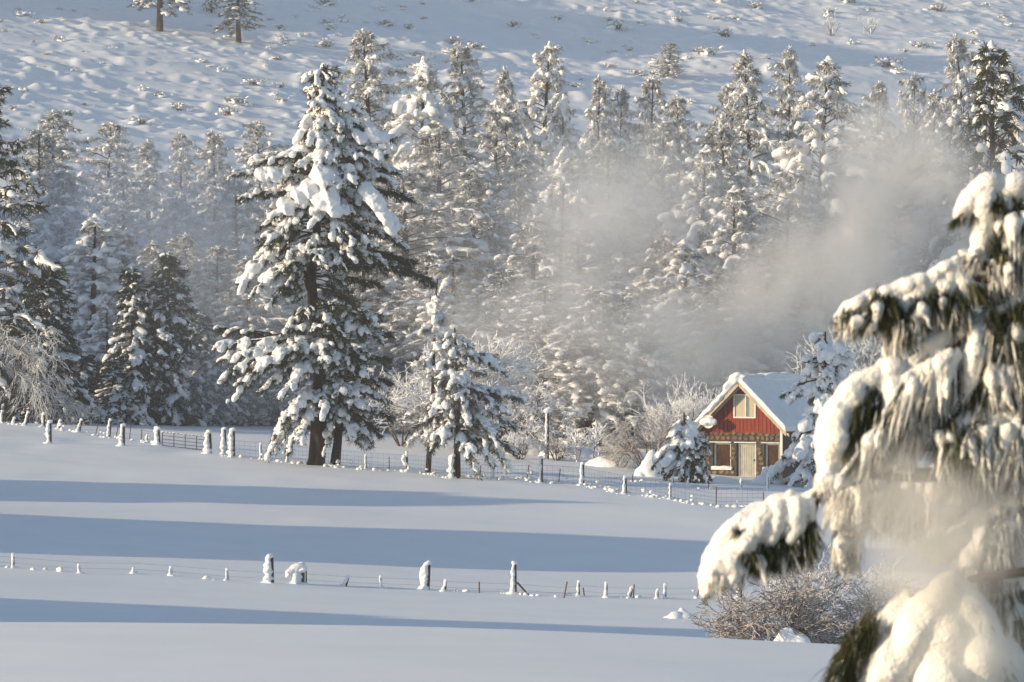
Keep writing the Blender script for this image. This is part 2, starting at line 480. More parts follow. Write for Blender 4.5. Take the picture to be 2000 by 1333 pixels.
def make_conifer(name, seed, H=18.0, rmax=3.0, base=0.1, limbs=70, shape=0.8, droop=0.35, rise=0.2, ss=0.30, snow=0.8, dens=3.0, twl=0.75, tl=0.46,
                 needle='needle_frost', voxel=0.12, nn=8, nw=0.028, irregular=0.35, gap=0.0, top=0.5, tip=0.55, tdroop=0.7):
    rng = np.random.default_rng(seed)
    A = Acc()
    lean = rng.normal(size=2) * 0.012 * H
    zs = np.linspace(0, 1, 9)
    trunk = [(lean[0] * z * z, lean[1] * z * z, H * z - 0.3) for z in zs]
    tr = 0.018 * H * (1 - 0.93 * zs) + 0.02
    for i in range(limbs):
        t = (i + rng.uniform(0, 1)) / limbs
        t = t ** 0.9
        z = H * (base + (0.985 - base) * t)
        lob = 1 + 0.55 * noise(np.array([[math.cos(i * 2.399) * 1.1, math.sin(i * 2.399) * 1.1, z / H * 7]]), seed)[0]
        rad = rmax * lob * (min(1.0, ((1 - t) / tip) ** (shape * .72)) * (0.8 + 0.2 * min(1, t / 0.25)) + 0.04 * top) * (1 + irregular * rng.uniform(-1, 0.45))
        az = i * 2.399 + rng.uniform(-0.5, 0.5)
        if gap and noise(np.array([[math.cos(az) * 1.3, math.sin(az) * 1.3, z / H * 6]]), seed)[0] < -1 + 2 * gap: continue
        up = 0.55 * (t - 0.25) + rng.uniform(-.15, .25)
        p0 = np.array([lean[0] * (z / H) ** 2, lean[1] * (z / H) ** 2, z])
        p1 = p0 + np.array([math.cos(az), math.sin(az), up - droop * (1.1 - t)]) * rad
        limb(A, rng, p0, p1, rise=rise, r0=0.012 * rad + 0.018, dens=dens, twl=twl * (0.5 + 0.5 * (1 - t)), tl=tl, ss=ss * (0.55 + 0.45 * min(1, 2.2 * (1 - t))), snow=snow, droop=tdroop)
    A.snow.append((np.array([lean[0], lean[1], H - .05]), UP, ss * 0.8, ss * 0.5, ss * 0.5))
    A.tuft.append((np.array([lean[0], lean[1], H - 0.2]), UP, tl))
    parts = conifer_parts(A, rng, name, [(trunk, tr)], M[needle], voxel, nn, nw)
    return dict(parts=parts, H=H, W=2 * rmax)

PROTO = {
 'snowy0': make_conifer('snowy_pine_a', 11, 18, 3.0, 0.05, 135, 0.8, ss=0.33, snow=0.9, irregular=0.4, tip=.6),
 'snowy1': make_conifer('snowy_pine_b', 12, 18, 2.8, 0.06, 125, 0.9, ss=0.36, snow=0.95, irregular=0.4, droop=0.5, tip=.7),
 'frost0': make_conifer('frosted_pine_a', 13, 18, 2.7, 0.05, 140, 0.8, ss=0.24, snow=0.9, dens=3.4, nn=10, irregular=0.45, tip=.45),
 'frost1': make_conifer('frosted_pine_b', 14, 18, 2.5, 0.05, 135, 0.85, ss=0.24, snow=0.9, dens=3.6, nn=10, irregular=0.4, droop=0.6, tip=.5),
 'frost2': make_conifer('frosted_pine_c', 15, 18, 3.0, 0.06, 125, 0.7, ss=0.25, snow=0.85, dens=3.2, nn=10, irregular=0.5, tip=.4),
 'dark0': make_conifer('dark_pine_a', 16, 18, 2.8, 0.08, 115, 0.7, ss=0.24, snow=0.7, needle='needle', irregular=0.45, tip=.5, nn=11),
 'dark1': make_conifer('dark_pine_b', 17, 18, 3.0, 0.08, 115, 0.7, ss=0.30, snow=0.75, needle='needle', irregular=0.5, rise=0.3, tip=.5, nn=11),
 'bole0': make_conifer('high_crowned_pine', 20, 18, 3.0, 0.24, 95, 0.7, ss=0.26, snow=0.75, needle='needle_mid', irregular=0.45, tip=.6, nn=11),
 'spruce0': make_conifer('spruce_a', 18, 12, 2.2, 0.02, 135, 0.85, droop=0.7, ss=0.22, snow=0.62, dens=3.6, needle='needle_blue', irregular=0.3, voxel=0.09, tip=.85, nn=12),
 'spruce1': make_conifer('spruce_b', 19, 12, 2.3, 0.02, 130, 0.8, droop=0.8, ss=0.25, snow=0.72, dens=3.4, needle='needle_blue', irregular=0.35, voxel=0.09, tip=.8, nn=12),
}
def part(n, me, root):
    o = link(n, me, root)
    if n != 'trunk': o['kind'] = 'stuff'
    return o

def plant(kind, name, loc, H, W, label, group, rz=0.0):
    """a tree of one of the built kinds, H tall and W wide"""
    P = PROTO[kind]
    root = empty(name, loc, rz)
    root.scale = (W / P['W'], W / P['W'], H / P['H'])
    for n, me in P['parts']: part(n, me, root)
    tag(root, label, 'tree', group)
    return root

def forest_tree(kind, u, vtop, d, wpx, label, group, rz=None):
    b = foot(u, d, 0.25)
    H = (666 - vtop) * d / F - b.z
    rz = (u * 1.7) % 6.28 if rz is None else rz
    wide = {BACK: 1.22, MID: 1.42, FRONT: 1.15}[group]
    o = plant(kind, 'spruce_tree' if kind.startswith('spruce') else 'pine_tree', b, H, wide * wpx * d / F, label, group, rz)
    o.rotation_euler[0] = math.sin(u * 3.3) * .035; o.rotation_euler[1] = math.sin(u * 5.1 + 1) * .04
    return o

# ---------------------------------------------------------------- forest
BACK, MID, FRONT = 'pines along the top of the forest', 'mist-greyed pines inside the forest', 'dark conifers at the field edge'
for kind, u, vt, d, w, lab in [
 # tops against the hillside, left to right
 ('frost0', 105, 212, 395, 120, 'twin-topped frosted pine highest at the left of the forest edge'),
 ('frost2', 205, 238, 405, 120, 'hazy rounded pine beside the twin-topped frosted pine'),
 ('frost1', 287, 272, 385, 105, 'grey frosted pine with a blunt top, lowest of the hazy left group'),
 ('frost0', 360, 256, 415, 85, 'small pine with a separate tuft at its tip, left of the big snowy pine'),
 ('frost1', 430, 254, 415, 85, 'narrow frosted pine between two small pines left of the big snowy pine'),
 ('frost2', 517, 234, 430, 90, 'small grey pine closest to the left shoulder of the big snowy pine'),
 ('frost0', 737, 52, 410, 140, 'tall grey pine rising behind the right shoulder of the big snowy pine'),
 ('snowy1', 816, 114, 345, 165, 'sunlit pine with thick white lumps right of the big snowy pine'),
 ('frost0', 911, 82, 415, 120, 'dark-topped pine with a broad tiered crown above the forest centre'),
 ('frost1', 1000, 128, 400, 85, 'thin pine leaning against the left side of the lumpy dark-topped pine'),
 ('snowy0', 1045, 82, 405, 140, 'lumpy dark-topped pine, tallest at the middle of the forest'),
 ('snowy1', 1092, 188, 350, 95, 'slender white spire packed with snow at the middle of the forest'),
 ('frost1', 1165, 148, 400, 85, 'pale ghostly pine just right of the slender white spire'),
 ('frost0', 1212, 168, 410, 80, 'faint thin pine in the misty gap right of the ghostly pine'),
 ('frost2', 1262, 150, 420, 90, 'faint bushy pine in the mist below the lone hillside pine'),
 ('frost0', 1325, 185, 405, 100, 'brownish frosted pine with a soft top left of the tall twin pines'),
 ('frost2', 1398, 162, 400, 100, 'dark speckled pine standing left of the tall frosted twin'),
 ('frost1', 1480, 97, 395, 120, 'tall frosted pine with a pointed white crown left of the bright lumpy pine'),
 ('frost0', 1548, 90, 410, 85, 'greenish grey spike of a pine behind the bright lumpy pine'),
 ('snowy0', 1580, 112, 335, 200, 'bright lumpy pine lit gold above the cabin'),
 ('frost0', 1703, 158, 420, 90, 'small dark pine on the hillside right of the bright lumpy pine'),
 ('frost2', 1776, 140, 425, 90, 'small pine half lost in rising mist on the hillside'),
 ('frost1', 1815, 172, 390, 95, 'snow-crusted pine between the mist plume and the big right pine'),
 ('frost0', 1912, 62, 405, 115, 'grey pine standing behind the top of the big right pine'),
 ('dark1', 1950, 84, 300, 215, 'big snow-clotted pine rising behind the snowy foreground branches'),
 ('snowy1', 2010, 118, 330, 150, 'snowy pine cut by the picture edge beside the big right pine'),
 ]:
    forest_tree(kind, u, vt, d, w, lab, BACK)

for k, (kind, u, vt, d, w, lab) in enumerate([
 ('snowy1', 180, 420, 312, 135, 'lumpy golden-lit pine behind the dark spruces on the left'),
 ('snowy0', 235, 452, 325, 115, 'snowy pine with round white tufts right of the golden-lit lumpy pine'),
 ('frost1', 120, 330, 345, 130, 'frosted pine in blue shade behind the dark left-hand pine'),
 ('frost0', 70, 250, 365, 120, 'speckled pine partly covered by the dark pine at the picture edge'),
 ('frost2', 245, 345, 360, 120, 'blurred bluish pine in the mist bank left of the big snowy pine, highest of three'),
 ('frost1', 330, 380, 350, 110, 'blurred bluish pine in the mist bank, middle of three'),
 ('frost0', 400, 360, 365, 105, 'blurred bluish pine in the mist bank, farthest right of three'),
 ('frost2', 470, 350, 350, 110, 'mist-veiled pine touching the left boughs of the big snowy pine'),
 ('frost1', 300, 470, 318, 100, 'pale frosted pine between the two spruces and the mist bank'),
 ('frost0', 365, 455, 322, 110, 'pale frosted pine with fine twigs above the right-hand spruce'),
 ('frost2', 430, 480, 312, 115, 'frosted pine with a soft rounded top beside the lowest left bough of the big pine'),
 ('frost1', 490, 500, 308, 110, 'frosted pine hidden to its top behind the left boughs of the big pine'),
 ('snowy0', 700, 190, 350, 140, 'snowy pine pressed behind the right shoulder of the big pine'),
 ('frost2', 850, 250, 330, 190, 'wide brown-boughed pine with long level limbs behind the big pine'),
 ('frost2', 790, 330, 318, 200, 'broad pine with thick snow shelves right behind the big pine'),
 ('frost0', 965, 205, 360, 120, 'brown-needled pine below the dark-topped broad pine'),
 ('frost1', 940, 330, 325, 150, 'drooping frosted pine with snow shelves above the two slim fence pines'),
 ('frost0', 1010, 300, 345, 120, 'warm brown frosted pine left of the white spire'),
 ('snowy1', 1080, 290, 322, 110, 'lumpy white pine standing just under the slender white spire'),
 ('frost1', 1035, 420, 305, 140, 'weeping frosted pine below the white spire'),
 ('frost0', 1140, 310, 345, 110, 'pale pine veiled by the middle mist plume, upper of two'),
 ('frost2', 1130, 440, 312, 130, 'pale pine veiled by the middle mist plume, lower of two'),
 ('frost0', 1200, 270, 355, 120, 'grey pine with drooping sprays right of the middle mist plume'),
 ('frost1', 1215, 400, 325, 130, 'weeping grey pine left of the snow-hung slope pine'),
 ('frost2', 1285, 230, 350, 135, 'rounded brown-grey pine below the faint bushy pine'),
 ('snowy0', 1355, 285, 330, 140, 'snow-hung slope pine with white drooping shelves'),
 ('frost1', 1290, 450, 303, 130, 'weeping white pine halfway down above the frosty bushes'),
 ('snowy1', 1345, 470, 298, 120, 'narrow sunlit pine with lumps above the frosted shrub by the cabin'),
 ('frost0', 1440, 240, 350, 130, 'dark dense pine left of the bright lumpy pine'),
 ('snowy0', 1440, 365, 315, 140, 'pine with snow paws reaching left below the bright lumpy pine'),
 ('frost1', 1400, 520, 292, 130, 'frosted pine fading into mist just left of the cabin roof'),
 ('frost2', 1520, 330, 318, 160, 'wide warm-lit pine right under the bright lumpy pine'),
 ('frost0', 1500, 470, 300, 140, 'misted pine directly above the cabin roof'),
 ('frost2', 1630, 300, 345, 130, 'pine swallowed by the big mist plume, left edge'),
 ('frost0', 1720, 290, 345, 130, 'pine swallowed by the big mist plume, centre'),
 ('frost1', 1800, 270, 350, 130, 'pine swallowed by the big mist plume, right edge'),
 ('frost1', 1590, 470, 305, 140, 'hazy lower pine inside the mist plume above the cabin'),
 ('frost0', 1700, 450, 310, 150, 'hazy lower pine inside the mist plume right of the cabin'),
 ('frost2', 1810, 420, 310, 150, 'hazy lower pine between the mist plume and the foreground boughs'),
 ('snowy0', 1890, 330, 315, 150, 'lumpy pine just above the top foreground bough'),
 ('frost2', 640, 330, 335, 140, 'frosted pine wholly behind the crown of the big pine'),
 ('frost0', 560, 420, 325, 130, 'frosted pine peeping through the left gaps of the big pine'),
 ('frost1', 720, 470, 300, 130, 'pale pine seen in the gap right of the big trunk'),
 ('frost0', 810, 490, 296, 130, 'pale pine low in the mist between the big pine and the slim fence pines'),
 ('frost1', 890, 500, 292, 130, 'pale low pine behind the frosty sunlit tree'),
 ('frost2', 980, 520, 290, 130, 'pale low pine right of the frosty sunlit tree'),
 ('frost0', 1060, 560, 286, 130, 'low frosted pine above the tall snow-plastered pole'),
 ('frost1', 1150, 560, 284, 130, 'low frosted pine behind the dark-tipped shrubs'),
 ('frost2', 1230, 570, 284, 130, 'low frosted pine behind the arching bush beside the cabin'),
 ]):
    forest_tree(kind, u, vt, d, w, lab, MID)

for kind, u, vt, d, w, lab in [
 ('spruce0', 95, 505, 286, 150, 'darkest spruce at the left, just right of the frosty willow'),
 ('spruce1', 262, 522, 292, 120, 'blue-shaded spruce with a snow ball on its tip'),
 ('spruce0', 318, 492, 294, 130, 'taller blue-shaded spruce beside the one with a snow ball tip'),
 ('spruce1', 396, 610, 298, 105, 'short hazy spruce right of the pair of blue-shaded spruces'),
 ('spruce0', 470, 640, 301, 110, 'low spruce in deep shade behind the gate posts'),
 ('spruce1', 545, 660, 303, 110, 'low spruce in deep shade left of the big trunk'),
 ('snowy1', 212, 575, 308, 85, 'small gold-lit snowy pine behind the power wires'),
 ('spruce1', 40, 590, 298, 130, 'shaded spruce tucked behind the frosty willow'),
 ('spruce0', 165, 690, 294, 110, 'stubby shaded spruce under the power wires'),
 ('spruce1', 225, 700, 290, 90, 'stubby snow-dusted spruce at the foot of the blue-shaded pair'),
 ('frost0', 610, 620, 294, 120, 'shaded pine behind the big trunk'),
 ('frost1', 700, 650, 292, 120, 'shaded pine between the big trunk and the slim fence pines'),
 ]:
    forest_tree(kind, u, vt, d, w, lab, FRONT)
forest_tree('dark0', -10, 150, 280, 190, 'tall dark pine cut by the left edge of the picture', FRONT)

HILLP = 'lone pines on the open hillside'
for kind, u, vb, H, wpx, lab in [
 ('bole0', 312, 60, 15, 130, 'hillside pine with the thickest bare trunk, top out of the picture'),
 ('bole0', 466, 82, 10, 105, 'snow-dusted hillside pine right of the thick-trunked one'),
 ('dark0', 413, 25, 9, 36, 'small hillside pine between the two bigger hillside pines'),
 ('frost0', 1306, 150, 5.5, 62, 'lone small pine halfway up the hillside above the forest centre')]:
    p = foot_uv(u, vb, 380, 780)
    plant(kind, 'pine_tree', p - Vector((0, 0, .2)), H, wpx * p.y / F, lab, HILLP, 1.0 + u)

# ---------------------------------------------------------------- the big pine and its neighbours, bough by bough
def hand_tree(name, label, group, base, trunks, boughs, fill, seed, needle='needle', ss=0.26, voxel=0.058, tl=0.40, nn=20, nw=0.018, dens=4.6, snow=0.86, twl=0.7, sheets=()):
    """trunks: pixel polylines with widths; boughs: (u0, v0, u1, v1, depth, snow scale, rise); all on the plane at the tree's own distance"""
    rng = np.random.default_rng(seed)
    d = base.y
    def P(u, v, dy=0.0): return np.array([(u - 1000) * d / F - base.x, dy, (666 - v) * d / F - base.z])
    root = empty(name, base)
    A = Acc(); tl_ = []
    for tr in trunks:
        pts = [P(u, v) for u, v, w in tr]
        tl_.append((pts, [w * d / F / 2 for u, v, w in tr]))
    for u0, v0, u1, v1, dy, sc, rise in boughs:
        p0, p1 = P(u0, v0), P(u1, v1, dy)
        limb(A, rng, p0, p1, rise=rise, r0=0.03 + 0.012 * np.linalg.norm(p1 - p0), dens=dens, twl=twl, tl=tl, ss=ss * sc, snow=snow * (0.55 + 0.45 * min(1, sc)), start=0.22)
    for (v0, v1, n, wl, wr, sc) in fill:
        for i in range(n):
            v = v0 + (v1 - v0) * (i + rng.uniform(0, 1)) / n
            tr = trunks[0]
            uu = float(np.interp(v, [q[1] for q in reversed(tr)], [q[0] for q in reversed(tr)]))
            az = rng.uniform(0, 6.283) if rng.uniform() < .45 else rng.uniform(3.5, 5.9)
            c, s_ = math.cos(az), math.sin(az)
            reach = (wr if c > 0 else wl)
            dep = 0.5 * (wl + wr) * d / F * s_
            p0 = P(uu, v); p1 = P(uu + c * reach * rng.uniform(0.55, 1.0), v + rng.uniform(-5, 40), dep * rng.uniform(0.6, 1))
            limb(A, rng, p0, p1, rise=0.18, r0=0.03 + 0.01 * np.linalg.norm(p1 - p0), dens=dens, twl=twl, tl=tl, ss=ss * sc, snow=snow * (0.6 + 0.4 * min(1, sc)), start=0.3)
    for u, v, r, dy in sheets:
        r = r * d / F
        A.snow.append((P(u, v, dy), np.array([.5, -.4, -.7]), r * 1.15, r * .9, r * .6))
    for n, me in conifer_parts(A, rng, name, tl_, M[needle], voxel, nn, nw, 0.7, 0.035): part(n, me, root)
    tag(root, label, 'tree', group)
    return root

b = foot_uv(617, 908, 225, 260) - Vector((0, 0, 0.25))
hand_tree('pine_tree', 'tallest pine of all, snow-laden, with a thick reddish trunk at the fence', 'old pines at the fence', b,
  [[(616, 916, 40), (619, 895, 34), (624, 800, 29), (626, 690, 25), (612, 600, 22), (608, 540, 19), (618, 460, 16), (626, 380, 13), (632, 260, 9), (632, 125, 3)],
   [(612, 600, 12), (598, 545, 10), (590, 500, 7)]],
  [ # left silhouette
   (626, 345, 462, 338, -1, 1.0, .10), (626, 350, 500, 310, .8, 1.0, .15), (625, 370, 478, 385, -1.5, .9, .08), (626, 365, 540, 345, -2.2, 1.1, .1),
   (622, 410, 540, 420, -2.0, 1.1, .12), (620, 430, 520, 470, -1.2, 1.1, .18), (618, 440, 500, 505, .5, 1.1, .2), (615, 455, 478, 560, -.8, 1.1, .25),
   (612, 470, 470, 545, .8, 1.1, .24), (612, 490, 500, 570, -1.8, 1.0, .2), (610, 520, 535, 590, -1.4, .9, .15), (610, 500, 560, 560, -2.5, .9, .1),
   # upper front sheets
   (628, 330, 645, 395, -2.4, 1.5, .15), (628, 335, 600, 400, -2.3, 1.3, .15), (627, 345, 560, 405, -2.0, 1.35, .12), (630, 300, 655, 350, -2.0, 1.2, .1),
   # right silhouette
   (630, 300, 765, 265, 0.5, 1.0, .16), (630, 310, 745, 300, -1.5, 1.0, .18), (628, 340, 770, 330, 1.0, .8, .1), (628, 360, 800, 385, .6, .55, .1), (628, 390, 775, 440, -1.8, 1.2, .2),
   (626, 385, 740, 410, -2.2, 1.25, .18), (624, 420, 790, 480, .6, .7, .12), (620, 440, 730, 480, -2.2, .9, .15), (616, 480, 800, 510, .0, .35, .12), (614, 500, 830, 540, -.5, .35, .14),
   (614, 515, 842, 550, .6, .5, .15), (614, 505, 770, 500, 1.2, .3, .1), (612, 540, 740, 555, -1.0, .3, .1), (610, 560, 700, 590, -1.5, .35, .1), (612, 530, 700, 520, -2.0, .3, .1),
   (626, 670, 440, 700, -.2, 1.1, .1), (626, 690, 470, 750, .4, 1.1, .25), (625, 680, 560, 690, -2.8, 1.2, .15), (625, 700, 520, 760, -2.2, 1.1, .25), (625, 705, 560, 770, -2.8, 1.1, .25), (624, 690, 480, 690, -1.6, 1.2, .15), (623, 770, 560, 820, -2.2, 1.2, .3), (622, 790, 545, 870, -.2, 1.1, .35), (622, 790, 590, 850, -2.8, 1.1, .25),
   (622, 650, 570, 640, -1.5, .9, .15), (616, 610, 640, 620, -1.8, .9, .1), (616, 620, 660, 640, -1.6, .8, .1),
   # middle, dark and open
   (612, 545, 560, 560, -2.0, .5, .1), (612, 585, 668, 600, -1.6, .4, .1), (614, 600, 560, 640, -1.0, .8, .1), (618, 640, 690, 640, -.8, .7, .12),
   # low left boughs
   (626, 668, 428, 672, -1.0, 1.15, .06), (626, 672, 432, 640, .6, .9, .05), (626, 676, 450, 735, -2.0, 1.2, .24), (625, 680, 470, 770, -1.4, 1.1, .3), (625, 690, 500, 730, -2.6, 1.25, .2),
   (625, 690, 535, 700, -3.0, 1.1, .15), (624, 705, 480, 720, .8, 1.0, .15), (624, 690, 590, 740, -3.2, 1.2, .12), (626, 680, 640, 700, -2.8, 1.0, .1),
   (623, 755, 580, 800, -2.5, 1.2, .2), (623, 760, 640, 800, -2.8, 1.1, .2), (622, 770, 540, 850, -1.8, 1.15, .35), (622, 780, 528, 885, -1.0, 1.0, .4), (622, 790, 570, 880, -2.4, 1.1, .3), (622, 775, 600, 835, -2.6, 1.1, .2)],
  [(130, 215, 26, 30, 38, .95), (200, 300, 36, 52, 95, 1.1), (290, 420, 42, 92, 140, 1.05), (420, 520, 28, 115, 150, .9), (520, 640, 13, 60, 85, .7), (640, 710, 14, 90, 70, .95)], 41, sheets=[(640, 350, 34, -2.6), (650, 385, 30, -2.9), (655, 410, 24, -3.0), (635, 400, 24, -2.9), (590, 385, 24, -2.6), (565, 405, 22, -2.5), (610, 370, 24, -2.6), (735, 395, 26, -2.6), (755, 425, 24, -2.6), (765, 450, 18, -2.4), (722, 378, 24, -2.4), (730, 262, 22, -1.2), (705, 268, 20, -1.4), (750, 268, 16, -1.0), (540, 345, 20, -2.4), (515, 345, 18, -2.0)])
b = foot_uv(655, 912, 225, 262) + Vector((0, 1.2, -0.2))
hand_tree('pine_tree', 'smaller dark pine with a leaning trunk just right of the thick reddish trunk', 'old pines at the fence', b,
  [[(654, 914, 22), (660, 860, 17), (665, 800, 15), (668, 740, 12), (672, 660, 8), (676, 585, 3)]],
  [(670, 640, 735, 615, 0, .6, .15), (670, 660, 752, 650, .5, .5, .15), (668, 700, 755, 700, -.8, .6, .15), (668, 740, 758, 745, .4, .6, .15), (667, 760, 752, 780, -.9, .7, .2),
   (666, 790, 765, 820, .3, .55, .2), (665, 800, 720, 850, -1.2, .9, .25), (665, 805, 695, 850, -1.6, .9, .2), (666, 780, 700, 790, -1.6, .9, .15), (668, 720, 640, 730, -1.2, .6, .1), (668, 690, 690, 700, -1.8, .6, .1),
   (666, 800, 740, 850, .8, .6, .25), (667, 790, 640, 800, 1.0, .6, .2)],
  [(590, 680, 18, 38, 66, .8), (680, 850, 30, 40, 85, .85)], 42, ss=.25)
b = foot_uv(836, 922, 225, 262) - Vector((0, 0, 0.2))
hand_tree('pine_tree', 'thin frost-white pine with a pale trunk and bent snowy tip, left of the slim pair', 'slim pines at the fence', b,
  [[(836, 924, 12), (840, 860, 10), (846, 760, 8), (848, 660, 5), (848, 600, 4), (855, 545, 2)]],
  [(848, 600, 868, 552, 0, 1.0, .1), (848, 610, 838, 590, 0, .9, .1), (848, 640, 832, 640, -.3, 1, .1), (846, 700, 818, 712, -.3, 1, .1), (846, 690, 870, 690, .2, 1, .1),
   (845, 760, 880, 770, -.6, .9, .1), (844, 800, 800, 810, .3, .7, .1), (842, 830, 778, 826, .0, .7, .05), (842, 835, 800, 862, -.6, .8, .2), (842, 830, 830, 860, -.9, .9, .2), (842, 820, 870, 840, -.9, 1.1, .2)],
  [(560, 690, 14, 18, 20, .9), (690, 830, 20, 32, 36, .8)], 43, needle='needle_frost', ss=.21, voxel=.055, twl=.5)
b = foot_uv(893, 934, 225, 262) - Vector((0, 0, 0.2))
hand_tree('pine_tree', 'broad young pine with long drooping snow fingers, right of the frost-white one', 'slim pines at the fence', b,
  [[(893, 938, 15), (893, 880, 13), (893, 800, 11), (892, 720, 7), (888, 640, 3)]],
  [(892, 690, 980, 722, .2, 1.0, .15), (892, 700, 955, 692, .9, .8, .15), (893, 760, 1008, 775, -.2, 1.05, .15), (893, 765, 985, 800, -1.2, 1.0, .2), (893, 800, 1000, 830, .8, .9, .2), (893, 800, 960, 850, -1.6, 1.1, .3),
   (893, 830, 990, 910, -.6, .9, .3), (893, 840, 960, 900, -1.4, .9, .25), (893, 845, 1000, 880, .6, .9, .25), (892, 720, 850, 740, -.8, .9, .1), (892, 770, 850, 800, -1.2, 1.0, .15), (892, 810, 850, 850, -1.2, .9, .2),
   (892, 830, 845, 880, .5, .7, .2), (893, 840, 915, 880, -1.8, 1, .2), (893, 780, 910, 820, -1.8, 1.1, .2), (892, 720, 905, 760, -1.4, 1.1, .15), (893, 850, 930, 920, -1.0, .8, .25), (892, 800, 820, 830, .8, .6, .15)],
  [(645, 720, 14, 30, 40, .85), (720, 850, 22, 55, 85, .8)], 44, needle='needle_mid', ss=.235, voxel=.055, twl=.65, snow=.85)

# ---------------------------------------------------------------- conifers at the cabin
b = foot_uv(1338, 940, 236, 262) - Vector((0, 0, 0.2))
hand_tree('pine_tree', 'squat dark pine with snowy shoulders touching the left corner of the cabin', 'yard conifers at the cabin', b,
  [[(1338, 945, 10), (1338, 880, 8), (1336, 805, 3)]],
  [(1338, 850, 1278, 905, -.3, 1.3, .2), (1338, 850, 1300, 900, -1.2, 1.1, .2), (1338, 850, 1385, 930, -.4, .7, .25), (1338, 860, 1375, 935, -1.2, .6, .2), (1338, 840, 1380, 880, .3, .7, .2), (1338, 860, 1330, 935, -1.6, .9, .2),
   (1338, 870, 1300, 935, -1.0, .8, .2), (1338, 830, 1350, 870, -1.4, 1.3, .2), (1338, 830, 1310, 850, -.8, 1.3, .2), (1338, 870, 1355, 938, -1.6, .6, .2)],
  [(808, 850, 12, 25, 25, 1.0), (850, 930, 26, 55, 48, .7)], 45, needle='needle', ss=.22, voxel=.05, twl=.45, tl=.28, dens=4.5, snow=.8)
b = foot_uv(1612, 950, 234, 262) - Vector((0, 0, 0.2))
hand_tree('pine_tree', 'tall snow-heavy pine covering the right end of the cabin', 'yard conifers at the cabin', b,
  [[(1612, 955, 14), (1612, 800, 10), (1612, 648, 3)]],
  [(1612, 740, 1532, 768, -.3, 1.0, .16), (1612, 745, 1545, 775, -.9, 1.0, .16), (1612, 720, 1575, 700, -.6, 1.1, .1), (1612, 800, 1552, 850, -1.0, 1.2, .2), (1612, 790, 1570, 830, -1.4, 1.4, .2),
   (1612, 860, 1512, 920, -.6, 1.3, .2), (1612, 870, 1500, 945, -.3, 1.0, .25), (1612, 850, 1530, 890, -1.2, 1.3, .2), (1612, 870, 1540, 950, -1.6, 1.0, .25), (1612, 870, 1575, 950, -1.8, 1.0, .25), (1612, 840, 1560, 880, -1.9, 1.4, .2),
   (1612, 870, 1600, 950, -1.8, 1.0, .2), (1612, 760, 1600, 800, -1.4, 1.1, .2)],
  [(655, 740, 24, 34, 50, 1.15), (740, 860, 26, 55, 70, 1.0), (860, 940, 18, 85, 85, .9)], 46, needle='needle', ss=.25, voxel=.05, twl=.5, tl=.32, dens=4.4, snow=.78)

# ---------------------------------------------------------------- bare, rime-covered trees and bushes
def bare_tree(name, label, cat, group, base, H, spread, seed, stems=1, levels=5, frost=1.0, r0=0.09, split=3, arch=0.0, tuft=0.0, wood='twig', rime='snow', lat=1.0, minr=0.0):
    rng = np.random.default_rng(seed)
    W, Fz = [], []
    def grow(p, d, L, r, lev):
        n = 4
        pts = [p]; dd = d.copy()
        for i in range(n):
            dd = dd + rng.normal(size=3) * 0.16 + UP * (0.05 - arch * (1 - lev / levels) * 0.30)
            dd /= np.linalg.norm(dd)
            pts.append(pts[-1] + dd * L / n)
        rs = np.maximum(np.linspace(r, r * 0.6, n + 1), minr)
        W.append((pts, rs))
        q = [x + UP * (rs[0] * 0.8 + 0.004) for x in pts]
        if frost > 0:
            fr = np.maximum(rs * 0.9, 0.013) * frost
            if lev <= 1: fr = np.maximum(fr, 0.018 * frost) * rng.uniform(0.6, 1.7, size=n + 1)
            Fz.append((q, fr))
        if lev == 0:
            return
        k = split + (1 if rng.uniform() < 0.4 else 0)
        for j in range(k):
            t = rng.uniform(0.35, 1.0) if j else 1.0
            i = min(n - 1, int(t * n)); pp = pts[i] + (pts[i + 1] - pts[i]) * (t * n - i)
            nd = dd + rng.normal(size=3) * np.array([1, 1, 0.7]) * 0.55
            nd /= np.linalg.norm(nd)
            grow(pp, nd, L * rng.uniform(0.55, 0.85), r * 0.6 * rng.uniform(0.8, 1), lev - 1)
    L0 = H / sum(0.72 ** i for i in range(levels + 1)) * 1.05
    for s_ in range(stems):
        a = rng.uniform(0, 6.283)
        e = spread * (rng.uniform(0.3, 1.0) if stems > 1 else 0.1)
        d = np.array([math.cos(a) * e * lat, math.sin(a) * e * 0.7, 1.0]); d /= np.linalg.norm(d)
        grow(np.array([math.cos(a) * 0.12 * (stems > 1), math.sin(a) * 0.12, -0.1]), d, L0 * rng.uniform(0.8, 1.1), r0, levels)
    root = empty(name, base)
    wv, wf = tubes(W, 4); part('branches', mesh(name + '_branches', wv, wf, M[wood]), root)
    if frost > 0:
        fv, ff = tubes(Fz, 4)
        part('rime', mesh(name + '_rime', fv, ff, M[rime]), root)
    tag(root, label, cat, group)
    return root

